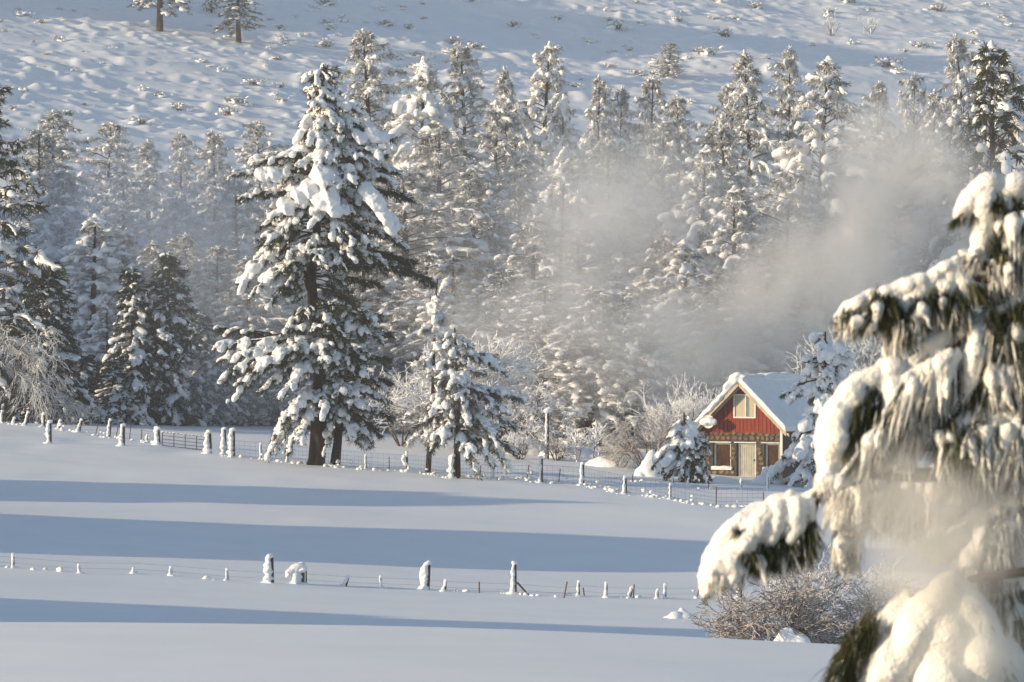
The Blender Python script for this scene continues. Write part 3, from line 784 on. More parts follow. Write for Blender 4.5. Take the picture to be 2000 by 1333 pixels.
FT = 'bare trees white with rime'
FB = 'rime-covered bushes by the cabin'
bare_tree('bare_tree', 'bare rime-white tree spreading behind the cabin roof', 'tree', FT, foot(1495, 266), 6.6, .3, 3, 2, 5, .30, .12, 3, rime='rime', wood='twig_red')
bare_tree('bare_tree', 'golden rime-covered tree behind the long upper foreground bough', 'tree', FT, foot(1710, 270), 10.5, .5, 5, 4, 5, .6, .10, 3)
bare_tree('bare_tree', 'frosted treetop right of the cabin beside the tall snow-heavy pine', 'tree', FT, foot(1650, 268), 8.0, .6, 6, 3, 5, .6, .09, 3)
bare_tree('bare_tree', 'sunlit frosty tree glowing behind the two slim fence pines', 'tree', FT, foot(950, 268), 10.2, .4, 7, 5, 5, 1.2, .09, 3, .15)
bare_tree('bare_tree', 'drooping frosted tree right of the sunlit frosty tree', 'tree', FT, foot(1020, 266), 6.0, .5, 8, 4, 5, .8, .09, 3, .5)
bare_tree('bare_tree', 'frosted thicket in the gap right of the big trunk', 'tree', FT, foot(785, 270), 6.0, .5, 9, 5, 4, .7, .07, 3, .2)
bare_tree('willow_tree', 'weeping rime-grey willow at the left edge of the picture', 'tree', FT, foot(4, 277), 8.6, .45, 10, 5, 5, .7, .10, 3, .9, rime='rime')
bare_tree('bush', 'arching brown-tipped bush full of frost left of the snowy shrub', 'bush', FB, foot(1262, 253), 5.2, .75, 11, 9, 4, .34, .045, 3, .7, rime='rime', wood='twig_red')
bare_tree('bush', 'tall frosted shrub with a pointed top beside the cabin roof', 'bush', FB, foot(1338, 255), 6.8, .3, 12, 8, 4, .72, .055, 3, .1, wood='twig_red')
bare_tree('bush', 'leggy frosted bush pressed against the left eave of the cabin', 'bush', FB, foot(1372, 258), 5.6, .5, 13, 6, 4, .36, .045, 3, .3, rime='rime', wood='twig_red')
bare_tree('bush', 'stiff dark-tipped shrub right of the tall snow-plastered pole', 'bush', FB, foot(1128, 262), 2.9, .3, 14, 4, 3, 1.2, .05, 3)
bare_tree('bush', 'stiff leaning shrub with a dark core, second right of the pole', 'bush', FB, foot(1165, 262), 3.0, .35, 15, 3, 3, 1.2, .05, 3)
bare_tree('bush', 'low grey frosted bush between the stiff shrubs and the arching bush', 'bush', FB, foot(1212, 258), 2.4, .8, 16, 9, 3, .4, .04, 3, .4, rime='rime', wood='twig_red')
bare_tree('bush', 'low frosted brush at the foot of the tall snow-plastered pole', 'bush', FB, foot(1085, 262), 1.8, .9, 17, 9, 3, .5, .04, 3, .4, rime='rime')
bare_tree('bush', 'low frosted brush right of the broad young pine', 'bush', FB, foot(1015, 262), 2.3, .8, 18, 9, 3, .8, .04, 3, .4)
bare_tree('bush', 'frosted brush at the foot of the darkest spruce by the field edge', 'bush', FB, foot(170, 284), 2.2, .9, 19, 9, 3, .9, .04, 3, .4)
b = foot(1515, 119, .1)
bare_tree('bush', 'wide twiggy bush behind the snow crest, below the lowest left foreground bough', 'bush', 'bushes at the snow crest', b, 3.0, 1.7, 21, 22, 4, .30, .020, 3, .45, lat=1.6, rime='rime', wood='twig_red', minr=.0065)
bare_tree('bush', 'upright frosted bush under the drooping foreground boughs', 'bush', 'bushes at the snow crest', foot(1590, 121, .1), 3.7, .35, 22, 7, 4, .45, .026, 3, .1, wood='twig_red', minr=.006)
bare_tree('bush', 'twiggy frosted bush half hidden by blown snow behind the foreground pine', 'bush', 'bushes at the snow crest', foot(1720, 122, .1), 3.0, 1.0, 23, 12, 4, .35, .022, 3, .3, wood='twig_red', minr=.006)

# ---------------------------------------------------------------- snow mounds
def mound(label, u, v, w, h, seed, dep=1.0, group='snow mounds in the yard', d=None):
    rng = np.random.default_rng(seed)
    b = foot_uv(u, v, 228, 268) if d is None else foot(u, d)
    sc = b.y / F
    w, h = w * sc, h * sc
    it = []
    for i in range(7):
        f = rng.uniform(-.42, .42)
        z = h * (1 - 2.4 * abs(f)) * rng.uniform(.5, 1) + .05
        it.append((np.array([f * w, rng.uniform(-.4, .4) * w * .5 * dep, 0]), np.array([1, 0, 0.001]), w * rng.uniform(.16, .28), w * .2 * dep, max(.1, z)))
    it.append((np.array([0, 0, 0]), np.array([1, 0, .001]), w * .5, w * .32 * dep, h * .55))
    vv, ff = blobs(it, 3, rng, .1)
    me = merge_snow('snow_mound', vv, ff, max(.04, w * .02), M['snow'], 4, .05, 2.0, seed)
    o = link('snow_mound', me, None, b)
    return tag(o, label, 'snow mound', group)
mound('smooth round snow mound left of the squat dark pine', 1272, 930, 70, 52, 1)
mound('long low snow mound between the pole and the cabin yard', 1195, 912, 110, 34, 2)
mound('bumpy snow bank right of the tall snow-plastered pole', 1115, 893, 130, 42, 3)
mound('bumpy snow bank left of the tall snow-plastered pole', 1030, 888, 110, 44, 4)
mound('snow heap at the foot of the tall pine beside the cabin door', 1500, 945, 60, 38, 5)
mound('flat snow drift before the cabin wall', 1400, 940, 90, 14, 6)
mound('round snow pillow near the right end of the near fence', 1328, 1168, 50, 22, 7, d=158)
mound('white clump of snow caught low in the bush at the crest', 1547, 1240, 70, 60, 8, d=117.2, dep=.8, group='snow clumps at the crest')

# ---------------------------------------------------------------- the cabin
HB = foot_uv(1452, 931, 238, 262)
HB.z -= 0.05
cabin = empty('cabin', HB, R(-30))
tag(cabin, 'small cabin with red board gable and stone lower wall under thick snow', 'cabin')
W2, ZR, DEP = 2.67, 2.80, 8.0
TAN = 0.94
APEX = 5.75
def under(x): return APEX - TAN * abs(x)
OPEN = [(-2.1, -0.86, 0.55, 2.12), (-0.48, 0.86, 0.0, 2.12), (1.42, 2.45, 0.55, 2.12)]
mb = MB()
TH = 0.38
xs = [-W2, -2.1, -0.86, -0.48, 0.86, 1.42, 2.45, W2]
for i in range(len(xs) - 1):
    x0, x1 = xs[i], xs[i + 1]
    op = [o for o in OPEN if abs(o[0] - x0) < 1e-6]
    if op:
        if op[0][2] > 0: mb.box((x0, 0, -0.6), (x1, TH, op[0][2]))
        mb.box((x0, 0, op[0][3]), (x1, TH, ZR))
    else: mb.box((x0, 0, -0.6), (x1, TH, ZR))
mb.box((-W2, TH, -0.6), (-W2 + .3, DEP, ZR)); mb.box((W2 - .3, TH, -0.6), (W2, DEP, ZR)); mb.box((-W2 + .3, DEP - .3, -0.6), (W2 - .3, DEP, ZR))
mb.box((-W2 + .3, TH + .25, -0.6), (W2 - .3, TH + .35, ZR))
wall = mb.build('wall', M['mortar'], cabin)
rng = random.Random(4)
protos = []
for k in range(10):
    n = rng.choice([5, 6, 7])
    ang = sorted(2 * math.pi * (i + rng.uniform(-.3, .3)) / n for i in range(n))
    ring = [(math.cos(a) * rng.uniform(.8, 1.05), math.sin(a) * rng.uniform(.8, 1.05)) for a in ang]
    v = [(x, 0, z) for x, z in ring] + [(x * .82, -1, z * .82) for x, z in ring] + [(0.1, -1.25, 0.05)]
    q = np.array([(i, (i + 1) % n, n + (i + 1) % n, n + i) for i in range(n)])
    t = np.array([(n + i, n + (i + 1) % n, 2 * n) for i in range(n)])
    protos.append(mesh('stone', v, [q, t], M['stone%d' % (k % 5)], False))
zz = -0.1
row = 0
while zz < ZR - .05:
    hh = rng.uniform(.24, .36)
    hh = min(hh, ZR - zz)
    x = -W2 + rng.uniform(-.1, .05)
    while x < W2 - .05:
        ww = rng.uniform(.26, .50)
        cx, cz = x + ww / 2, zz + hh / 2
        x += ww
        if cx > W2 - .1: continue
        if any(o[0] - .1 < cx < o[1] + .1 and o[2] - .08 < cz < o[3] + .08 for o in OPEN): continue
        s_ = link('stone', protos[rng.randrange(10)], wall, (cx, 0.0, cz + rng.uniform(-.04, .04)))
        s_.scale = (ww * .52, rng.uniform(.035, .07), hh * .54)
        s_.rotation_euler = (0, rng.uniform(-.25, .25), 0)
    zz += hh
# red gable of separate boards over a dark backing
g = MB()
v = [(-W2, .06, ZR), (W2, .06, ZR), (W2, .06, under(W2)), (0, .06, APEX), (-W2, .06, under(W2)), (-W2, .3, ZR), (W2, .3, ZR), (W2, .3, under(W2)), (0, .3, APEX), (-W2, .3, under(W2))]
g.add(v, [(0, 1, 2, 2), (0, 2, 3, 3), (0, 3, 4, 4)][:0] or np.zeros((0, 4), int))
gm = mesh('gable', v, [np.array([[0, 1, 2, 3, 4], [9, 8, 7, 6, 5]]), np.array([[0, 5, 6, 1], [1, 6, 7, 2], [2, 7, 8, 3], [3, 8, 9, 4], [4, 9, 5, 0]])], M['red'], False)
gable = link('gable', gm, cabin)
WX0, WX1, WZ0, WZ1 = -0.55, 0.80, 3.72, 5.02
nb = 20
bw = 2 * W2 / nb
for i in range(nb):
    x0, x1 = -W2 + i * bw + .012, -W2 + (i + 1) * bw - .012
    dz = rng.uniform(-.02, .03)
    segs = [(ZR - .06 + dz, None)]
    if WX0 - .02 < (x0 + x1) / 2 < WX1 + .02: segs = [(ZR - .06 + dz, WZ0 - .08), (WZ1 + .08, None)]
    for z0, z1 in segs:
        a, c = (under(x0) - .02, under(x1) - .02) if z1 is None else (z1, z1)
        if min(a, c) < z0 + .03: continue
        y0 = -.03 - rng.uniform(0, .012)
        m = MB().hexa([(x0, y0, z0), (x1, y0, z0), (x1, .058, z0), (x0, .058, z0), (x0, y0, a), (x1, y0, c), (x1, .058, c), (x0, .058, a)])
        m.build('board', M['red'], gable)
# upper window
fr = MB()
for lo, hi in (((WX0 - .09, -.10, WZ0 - .09), (WX1 + .09, .02, WZ0)), ((WX0 - .09, -.10, WZ1), (WX1 + .09, .02, WZ1 + .09)), ((WX0 - .09, -.10, WZ0), (WX0, .02, WZ1)), ((WX1, -.10, WZ0), (WX1 + .09, .02, WZ1)), ((.16, -.07, WZ0), (.22, .02, WZ1))):
    fr.box(lo, hi)
win = fr.build('window', M['white'], cabin)
MB().box((WX0, -.035, WZ0), (.16, -.025, WZ1)).build('curtain', M['curtain'], win)
MB().box((.22, -.035, WZ0), (WX1, -.025, WZ1)).build('pane', M['glass'], win)
MB().box((.42, -.046, WZ0 + .01), (WX1 - .02, -.037, WZ1 - .01)).build('curtain', M['curtain'], win)
# lower openings: frames set back in the deep wall
for k, (x0, x1, z0, z1) in enumerate(OPEN):
    f = MB()
    j = x0 + (.02 if k != 1 else .05)
    y0, y1 = .16, .28
    f.box((j, y0, z0), (j + .12, y1, z1)); f.box((x1 - .12, y0, z0), (x1 - .003, y1, z1)); f.box((j + .12, y0, z1 - .10), (x1 - .12, y1, z1 - .003))
    if k == 1:
        dr = f.build('door_frame', M['white'], cabin)
        d_ = MB().box((x0 + .19, .20, z0), (x1 - .14, .26, z1 - .12))
        for q in range(6): d_.box((x0 + .22 + q * .155, .185, z0 + .05), (x0 + .30 + q * .155, .2, z1 - .16))
        door = d_.build('door', M['door'], cabin)
        MB().box((x1 - .24, .13, 1.0), (x1 - .18, .185, 1.12)).build('handle', M['steel'], door)
        MB().box((x0 - .12, -.11, z1 + .0), (x1 + .06, .1, z1 + .06)).build('lintel', M['white'], cabin)
    else:
        f.box((j + .12, y0, z0), (x1 - .12, y1, z0 + .08))
        w_ = f.build('window', M['white'], cabin)
        MB().box((j + .12, .22, z0 + .08), (x1 - .12, .25, z1 - .10)).build('shutter', M['brownwood'], w_)
        MB().box((x0 - .18, -.11, z1 + .0), (x1 + .06, .1, z1 + .06)).build('lintel', M['white'], cabin)
        sl_ = MB().box((x0 - .05, -.16, z0 - .10), (x1 + .10, .14, z0 - .005)).build('sill', M['white'], cabin)
        vv, ff = blobs([(np.array([x0 + .2 + q * .3, -.06, z0 + .05]), np.array([1, 0, .001]), .3, .16, .10) for q in range(4)], 2)
        link('snow_cap', merge_snow('snow_cap', vv, ff, .03, M['snow'], 2), sl_)
MB().box((W2 - .10, -.16, 0.4), (W2 + .06, -.115, under(W2) - .02)).build('corner_post', M['white'], cabin)
MB().box((-W2, -.075, ZR - .10), (W2 - .11, -.0701, ZR - .06)).build('trim_board', M['red'], cabin)
# roof, rake boards and snow
OV, EV = .62, .52
r = MB()
for s_ in (-1, 1):
    xa, xb = 0.0, s_ * (W2 + EV)
    za, zb = APEX + .02, APEX + .02 - TAN * (W2 + EV)
    r.hexa([(xa, -OV, za), (xb, -OV, zb), (xb, DEP + .4, zb), (xa, DEP + .4, za), (xa, -OV, za + .13), (xb, -OV, zb + .13), (xb, DEP + .4, zb + .13), (xa, DEP + .4, za + .13)])
roof = r.build('roof', M['roof'], cabin)
for s_ in (-1, 1):
    xa, xb = s_ * .02, s_ * (W2 + EV + .05)
    za, zb = APEX, APEX - TAN * (W2 + EV + .03)
    MB().hexa([(xa, -OV - .09, za - .16), (xb, -OV - .09, zb - .16), (xb, -OV - .004, zb - .16), (xa, -OV - .004, za - .16), (xa, -OV - .09, za + .15), (xb, -OV - .09, zb + .15), (xb, -OV - .004, zb + .15), (xa, -OV - .004, za + .15)]).build('rake_board', M['tan'], roof)
    MB().hexa([(xa, -.30, za - .20), (xb, -.30, zb - .20), (xb, -.22, zb - .20), (xa, -.22, za - .20), (xa, -.30, za - .03), (xb, -.30, zb - .03), (xb, -.22, zb - .03), (xa, -.22, za - .03)]).build('rafter', M['tan'], roof)
sb = MB()
for s_ in (-1, 1):
    xa, xb = 0.0, s_ * (W2 + EV + .10)
    za, zb = APEX + .12, APEX + .12 - TAN * (W2 + EV + .10)
    sb.hexa([(xa, -OV - .14, za), (xb, -OV - .14, zb), (xb, DEP + .5, zb), (xa, DEP + .5, za), (xa, -OV - .14, za + .42), (xb, -OV - .14, zb + .40), (xb, DEP + .5, zb + .40), (xa, DEP + .5, za + .42)][::1 if s_ > 0 else 1])
rn = np.random.default_rng(5)
it = [(np.array([-.25, -OV + .1, APEX + .42]), np.array([1, 0, .3]), .55, .45, .28), (np.array([.15, -OV + .2, APEX + .5]), np.array([1, 0, -.2]), .5, .5, .2), (np.array([-.7, -OV + .0, APEX - .05]), np.array([1, 0, .9]), .5, .35, .2)]
for i in range(16):
    y = rn.uniform(.5, DEP)
    it.append((np.array([rn.normal() * .15, y, APEX + .48]), np.array([.1, 1, 0.01]), rn.uniform(.5, 1.2), .5, rn.uniform(.08, .2)))
for i in range(9):
    t = (i + .5) / 9
    it.append((np.array([-(W2 + EV) * t, -OV - .05, APEX + .3 - TAN * (W2 + EV) * t]), np.array([1, 0, .94]), rn.uniform(.25, .45), .22, rn.uniform(.1, .2)))
bv, bf = blobs(it, 2, rn)
hv, hf = np.concatenate(sb.v), np.concatenate(sb.q)
tri = np.concatenate([hf[:, [0, 1, 2]], hf[:, [0, 2, 3]]])
vv = np.concatenate([hv, bv]); ff = np.concatenate([tri, bf + len(hv)])
link('roof_snow', merge_snow('roof_snow', vv, ff, .075, M['snow'], 5, .035, 1.6, 3), roof)
# satellite dish under the left rake, heaped with snow
ds = MB()
P0 = (-1.95, -.02, 3.25); P1 = (-1.95, -.75, 3.42)
ds.bar(P0, P1, .03)
n = 14
dv = [(P1[0], P1[1] - .02, P1[2])]; dq = []
for rr, (ra, dy) in enumerate(((.2, -.05), (.42, -.17))):
    for k in range(n): dv.append((P1[0] + ra * math.cos(k * 2 * math.pi / n), P1[1] + dy, P1[2] + ra * math.sin(k * 2 * math.pi / n)))
ds.add(dv, np.array([(0, 1 + k, 1 + (k + 1) % n) for k in range(n)]))
ds.add(dv, np.array([(1 + k, 1 + n + k, 1 + n + (k + 1) % n, 1 + (k + 1) % n) for k in range(n)]))
ds.bar((P1[0], P1[1], P1[2] - .3), (P1[0], P1[1] - .55, P1[2] - .05), .02)
dish = ds.build('satellite_dish', M['white'], cabin)
vv, ff = blobs([(np.array([P1[0] + q * .2, P1[1] - .15, P1[2] + .05 - abs(q) * .05]), np.array([1, 0, .1]), .36, .26, .24) for q in (-1.2, -.4, .4, 1.1)], 2)
link('snow_cap', merge_snow('dish_snow', vv, ff, .04, M['snow'], 2), dish)

# ---------------------------------------------------------------- fences, posts, gate, pole
def post_parts(rng, H, r, snowy, lean=0.0, dark=0.0, curl=0.0, metal=False):
    """a post along +z, plastered with wind-packed snow on the sunny left side"""
    out = []
    if metal:
        v, f = tubes([([(0, 0, -.3), (lean * H, 0, H)], [r, r])], 4)
        out.append(('stake', mesh('stake', v, f, M['rust'], False)))
    else:
        k = 7
        v, f = tubes([([(0, 0, -.3), (lean * H * .5, 0, H * .5), (lean * H, 0, H)], [r * 1.05, r, r * .95])], k)
        n = len(v)
        v = np.concatenate([v, [[lean * H, 0, H + .01]]])
        v[:n] += rng.normal(size=(n, 3)) * .006
        t = np.array([(n - k + i, n - k + (i + 1) % k, n) for i in range(k)])
        out.append(('timber', mesh('timber', v, [f, t], M['post'], False)))
    if snowy > 0:
        it = []
        m = max(4, int(H / .12))
        for i in range(m):
            z = H * (i + .5) / m
            w = r * snowy * rng.uniform(.6, 1.15) * (1.15 - .35 * z / H)
            it.append((np.array([lean * z - r * .5 - w * .5 + curl * .18 * math.sin(z / H * 7), -.02 + rng.uniform(-.02, .02), z]), UP + .001, .13 * rng.uniform(.9, 1.3), w * 1.0, w * 1.0))
        it.append((np.array([lean * H - r * .3, 0, H + .06]), np.array([1, 0, .15]), r * 1.35 + .018 * snowy, r * 1.2 + .02, .06 + r * .6))
        if r > .09: it.append((np.array([-r * 2.1, -.02, H * rng.uniform(.35, .6)]), np.array([1, 0, rng.uniform(-.4, .8)]), r * 1.5, r * .9, r * .8))
        it.append((np.array([-r * 1.6, 0, .0]), np.array([1, 0, .001]), r * 2.6 + .08, r * 2 + .08, .10))
        v, f = blobs(it, 2, rng, .2)
        out.append(('snow_crust', merge_snow('snow_crust', v, f, .028, M['snow'], 2, .012, 7)))
    return out

class Sub(list): pass
def add_post(parent, name, base, rng, label=None, cat=None, group=None, **kw):
    parts = post_parts(rng, **kw)
    if parent is None:
        root = empty(name, base)
        for n, me in parts: link(n, me, root)
        return tag(root, label, cat, group)
    loc = base - parent.location
    p = link(name, parts[0][1], parent, loc)
    for n, me in parts[1:]: link(n, me, p)
    return p

rng = np.random.default_rng(77)
def line_of(posts, d0, d1):
    res = []
    for p in posts:
        b = foot_uv(p[0], p[2], d0, d1)
        res.append((p, b, (p[2] - p[1]) * b.y / F))
    return res

def strand(pts, z, sag=0.0, r=.007, k=3):
    line = []
    for a, c in zip(pts[:-1], pts[1:]):
        n = max(2, int((c - a).length / .8))
        for i in range(n):
            t = i / n
            q = a.lerp(c, t)
            line.append((q.x, q.y, q.z + z - sag * 4 * t * (1 - t)))
    line.append((pts[-1].x, pts[-1].y, pts[-1].z + z))
    return (line, [r] * len(line))

def fence(name, label, posts, d0, d1, woven, strands, wr, clumps=0):
    L = line_of(posts, d0, d1)
    root = empty(name, L[0][1])
    tag(root, label, 'fence')
    for p, b, H in L:
        ty = p[3]
        if ty == 't': add_post(root, 'stake', b, rng, H=H, r=.028, snowy=0.0, lean=p[4] if len(p) > 4 else .08, metal=True)
        elif ty == 's': add_post(root, 'post', b, rng, H=H - .1, r=.075, snowy=1.5, lean=p[4] if len(p) > 4 else 0)
        elif ty == 'b': add_post(root, 'post', b, rng, H=H - .1, r=.105, snowy=1.9, lean=p[4] if len(p) > 4 else 0)
        elif ty == 'n': add_post(root, 'post', b, rng, H=H - .05, r=.035, snowy=2.0, lean=p[4] if len(p) > 4 else 0, metal=True)
        elif ty == 'c': add_post(root, 'post', b, rng, H=H - .1, r=.06, snowy=2.0, curl=1.0)
    pts = [b for p, b, H in L]
    # follow the ground between posts
    fine = []
    for a, c in zip(pts[:-1], pts[1:]):
        n = max(1, int((c - a).length / 1.0))
        for i in range(n):
            q = a.lerp(c, i / n); fine.append(Vector((q.x, q.y, gz(q.x, q.y))))
    fine.append(pts[-1])
    o = L[0][1]
    fine = [q - o for q in fine]
    for z in strands:
        v, f = tubes([strand(fine, z, .0, wr)], 3)
        link('wire', mesh('wire', v, f, M['steel']), root)
    if woven:
        ls = []
        for a, c in zip(fine[:-1], fine[1:]):
            n = max(1, int((c - a).length / .3))
            for i in range(n):
                q = a.lerp(c, i / n); ls.append(([(q.x, q.y, q.z), (q.x, q.y, q.z + strands[-1])], [wr * .8] * 2))
        v, f = tubes(ls, 3)
        w = link('wire_mesh', mesh('wire_mesh', v, f, M['steel']), root); tag(w, kind='stuff')
    if clumps:
        it = []
        for i in range(clumps):
            q = fine[rng.integers(0, len(fine) - 1)].lerp(fine[rng.integers(0, len(fine) - 1)], 0)
            q = q + Vector((rng.uniform(-.6, .6), rng.uniform(-.25, .2), rng.choice([0.02, .06, .3], p=[.7, .22, .08])))
            s_ = rng.uniform(.05, .13)
            it.append((np.array(q), np.array([1, rng.uniform(-1, 1), .01]), s_ * 1.5, s_, s_))
        v, f = blobs(it, 1, rng, .25)
        c_ = link('snow_clumps', mesh('snow_clumps', v, f, M['snow']), root); tag(c_, kind='stuff')
    return root

fence('wire_fence', 'post and wire fence with snow-plastered posts at the left field edge, running to the gate',
  [(5, 802, 826, 's'), (30, 815, 829, 's', -.1), (50, 804, 831, 's', .25), (86, 807, 834, 's'), (116, 820, 838, 's', .2), (154, 818, 844, 's', .25), (185, 826, 849, 't', .3), (213, 819, 855, 's', .1), (224, 834, 856, 't', .3),
   (252, 828, 858, 't', .12), (275, 838, 861, 't', .1), (288, 850, 864, 'n'), (306, 833, 868, 's')], 232, 300, False, [.35, .7], .006, 60)
fence('wire_fence', 'woven wire fence with snowy posts running from the gate past the pines',
  [(456, 838, 893, 'b'), (510, 866, 897, 'n'), (562, 870, 903, 'n'), (715, 889, 918, 'n'), (760, 892, 920, 't', .0), (795, 882, 922, 'c'), (886, 888, 934, 'b'), (936, 909, 931, 't', .15), (964, 908, 936, 'n'), (1028, 908, 934, 't', .2), (1058, 892, 943, 's'),
   (1090, 915, 944, 't', .15), (1139, 904, 948, 's'), (1222, 930, 965, 's'), (1310, 947, 975, 'n'), (1398, 952, 992, 't', .04), (1491, 961, 990, 't', .0)], 218, 262, True, [.12, .3, .5, .72, .98], .006, 230)
fence('wire_fence', 'short row of small stakes in the snow before the cabin',
  [(1235, 926, 941, 't', .0), (1315, 932, 945, 'n'), (1345, 935, 949, 'n'), (1384, 940, 955, 't', .0), (1448, 937, 957, 'n'), (1500, 930, 958, 'n')], 225, 262, False, [.3], .005, 16)
fence('wire_fence', 'half-buried wire fence crossing the open field nearest the viewer',
  [(-30, 1085, 1104, 'n'), (27, 1083, 1109, 'n', -.02), (158, 1103, 1119, 'n', -.25), (262, 1112, 1120, 'n'), (336, 1109, 1125, 'n', -.1), (446, 1112, 1134, 'n', -.12), (531, 1084, 1139, 'b', -.03), (590, 1100, 1140, 'b', .03), (598, 1114, 1141, 't', 0),
   (672, 1127, 1146, 'n', .5), (749, 1128, 1149, 'n', -.3), (834, 1099, 1152, 'b', .05), (868, 1134, 1155, 'n', .2), (936, 1136, 1158, 't', .0), (1006, 1098, 1161, 's', .0), (1099, 1136, 1167, 't', .28), (1131, 1137, 1165, 'n'), (1143, 1148, 1164, 't', -.25), (1185, 1139, 1167, 'n'),
   (1228, 1148, 1168, 'n', .4), (1236, 1142, 1168, 't', .1), (1285, 1152, 1169, 'n'), (1300, 1142, 1169, 'n'), (1360, 1130, 1168, 't', .2), (1446, 1130, 1170, 's')], 140, 178, False, [.18, .42], .0042, 26)
b = foot_uv(1010, 1162, 140, 178)
br = tag(link('brace', tubes and mesh('brace', *tubes([([(0, 0, .52), (.5, .1, -.05)], [.045, .045])], 6), M['post'], False), None, b), 'slanting wooden brace propping the tall snowy post of the near fence', 'brace')
# snow hat over two dark posts
rn = np.random.default_rng(9)
b = foot_uv(580, 1140, 140, 178)
v, f = blobs([(np.array([x, 0, z]), np.array([1, 0, .1]), a, .2, c) for x, z, a, c in ((0, .62, .36, .2), (-.25, .5, .22, .16), (-.36, .36, .14, .12), (.25, .6, .2, .14), (-.02, .25, .16, .3))], 2, rn, .2)
tag(link('snow_mound', merge_snow('snow_mound', v, f, .025, M['snow'], 2, .01, 6), None, b), 'mushroom-shaped heap of snow leaning on the dark post pair of the near fence', 'snow heap')

for u, vt, vb, lab in [(98, 822, 866, 'short dark post crusted with snow standing alone in front of the left fence'), (241, 829, 871, 'snow-crusted post with a dark right side before the left fence'),
                       ]:
    bb = foot_uv(u, vb, 225, 300); add_post(None, 'fence_post', bb, rng, lab, 'post', 'lone posts before the left fence', H=(vb - vt) * bb.y / F - .1, r=.10, snowy=1.5)
for u, vt, vb, r_, lab in [(311, 836, 869, .09, 'snow-capped gate post at the hinge side of the black gate'), (411, 841, 886, .12, 'leaning snow-capped gate post at the latch side of the black gate'), (441, 836, 888, .09, 'snow-caked post close beside the dark-edged corner post')]:
    bb = foot_uv(u, vb, 225, 300); add_post(None, 'gate_post', bb, rng, lab, 'post', 'gate posts', H=(vb - vt) * bb.y / F - .1, r=r_, snowy=1.9, lean=-.05)
# gate
A_, B_ = foot_uv(317, 871, 225, 300), foot_uv(402, 880, 225, 300)
Hg = 27 * A_.y / F
gate = empty('metal_gate', A_); tag(gate, 'black tubular metal gate standing between snowy gate posts', 'gate')
dv = B_ - A_
fr = MB()
def gp(t, z): return (dv.x * t, dv.y * t, dv.z * t + z)
for t in (0, 1): fr.bar(gp(t, .0), gp(t, Hg - .05), .03)
fr.bar(gp(0, Hg), gp(1, Hg), .032); fr.bar(gp(0, .02), gp(1, .02), .03)
fr.build('gate_frame', M['steel'], gate)
for z in (.25, .5, .75): MB().bar(gp(.0, Hg * z), gp(1, Hg * z), .022).build('rail', M['steel'], gate)
for t in (.27, .53, .79): MB().bar(gp(t, .02), gp(t, Hg), .026).build('upright', M['steel'], gate)
v, f = blobs([(np.array(gp(t, Hg + .03)), np.array([1, 0, .001]), .2, .035, .03) for t in np.linspace(.03, .97, 12)], 1, rng)
tag(link('snow_line', mesh('snow_line', v, f, M['snow']), gate), kind='stuff')
# tall snow-plastered pole
b = foot_uv(1070, 898, 228, 268); sc = b.y / F
add_post(None, 'pole', b, rng, 'tall thin pole plastered white with snow and topped by a knob', 'pole', None, H=94 * sc, r=.085, snowy=1.35)
v, f = blobs([(np.array([-.05, 0, 96 * sc]), np.array([1, 0, .3]), .26, .2, .18), (np.array([.1, 0, 98 * sc]), np.array([1, 0, .3]), .12, .12, .2)], 2)
for o in COL.objects:
    if o.name == 'pole': link('snow_knob', merge_snow('snow_knob', v, f, .03, M['snow'], 2), o)

# overhead wires and their pole among the spruces
b = foot(266, 299)
up = empty('utility_pole', b); tag(up, 'dark utility pole hidden among the blue-shaded spruces, carrying two wires', 'utility pole')
Zp = (666 - 655) * 299 / F - b.z
MB().bar((0, 0, -.3), (0, 0, Zp), .13, 8).build('shaft', M['post'], up)
MB().box((-.5, -.08, Zp - 1.4), (.5, .08, Zp - 1.25)).build('crossarm', M['post'], up)
for zt, u1, v1, lab in ((718, 90, 712, 'lower black overhead wire in front of the gold-lit snowy pine'), (688, 90, 684, 'upper black overhead wire between the dark spruces')):
    p, q = at(90, v1, 297), at(266, zt, 299)
    tag(link('overhead_wire', mesh('overhead_wire', *tubes([([p, p.lerp(q, .5) - Vector((0, 0, .06)), q], [.03] * 3)], 5), M['steel'])), lab, 'wire', 'overhead wires')
b = at(151, 688, 296)
tag(MB().box((-.28, -.2, -.17), (.28, .2, .17)).box((-.31, -.23, .17), (.31, .23, .2)).bar((0, 0, -.17), (0, 0, b.z * -1 + gz(b.x, b.y) - .3), .07).build('meter_box', M['steel'], None, loc=b), 'dark box on a post beside the upper overhead wire', 'box')

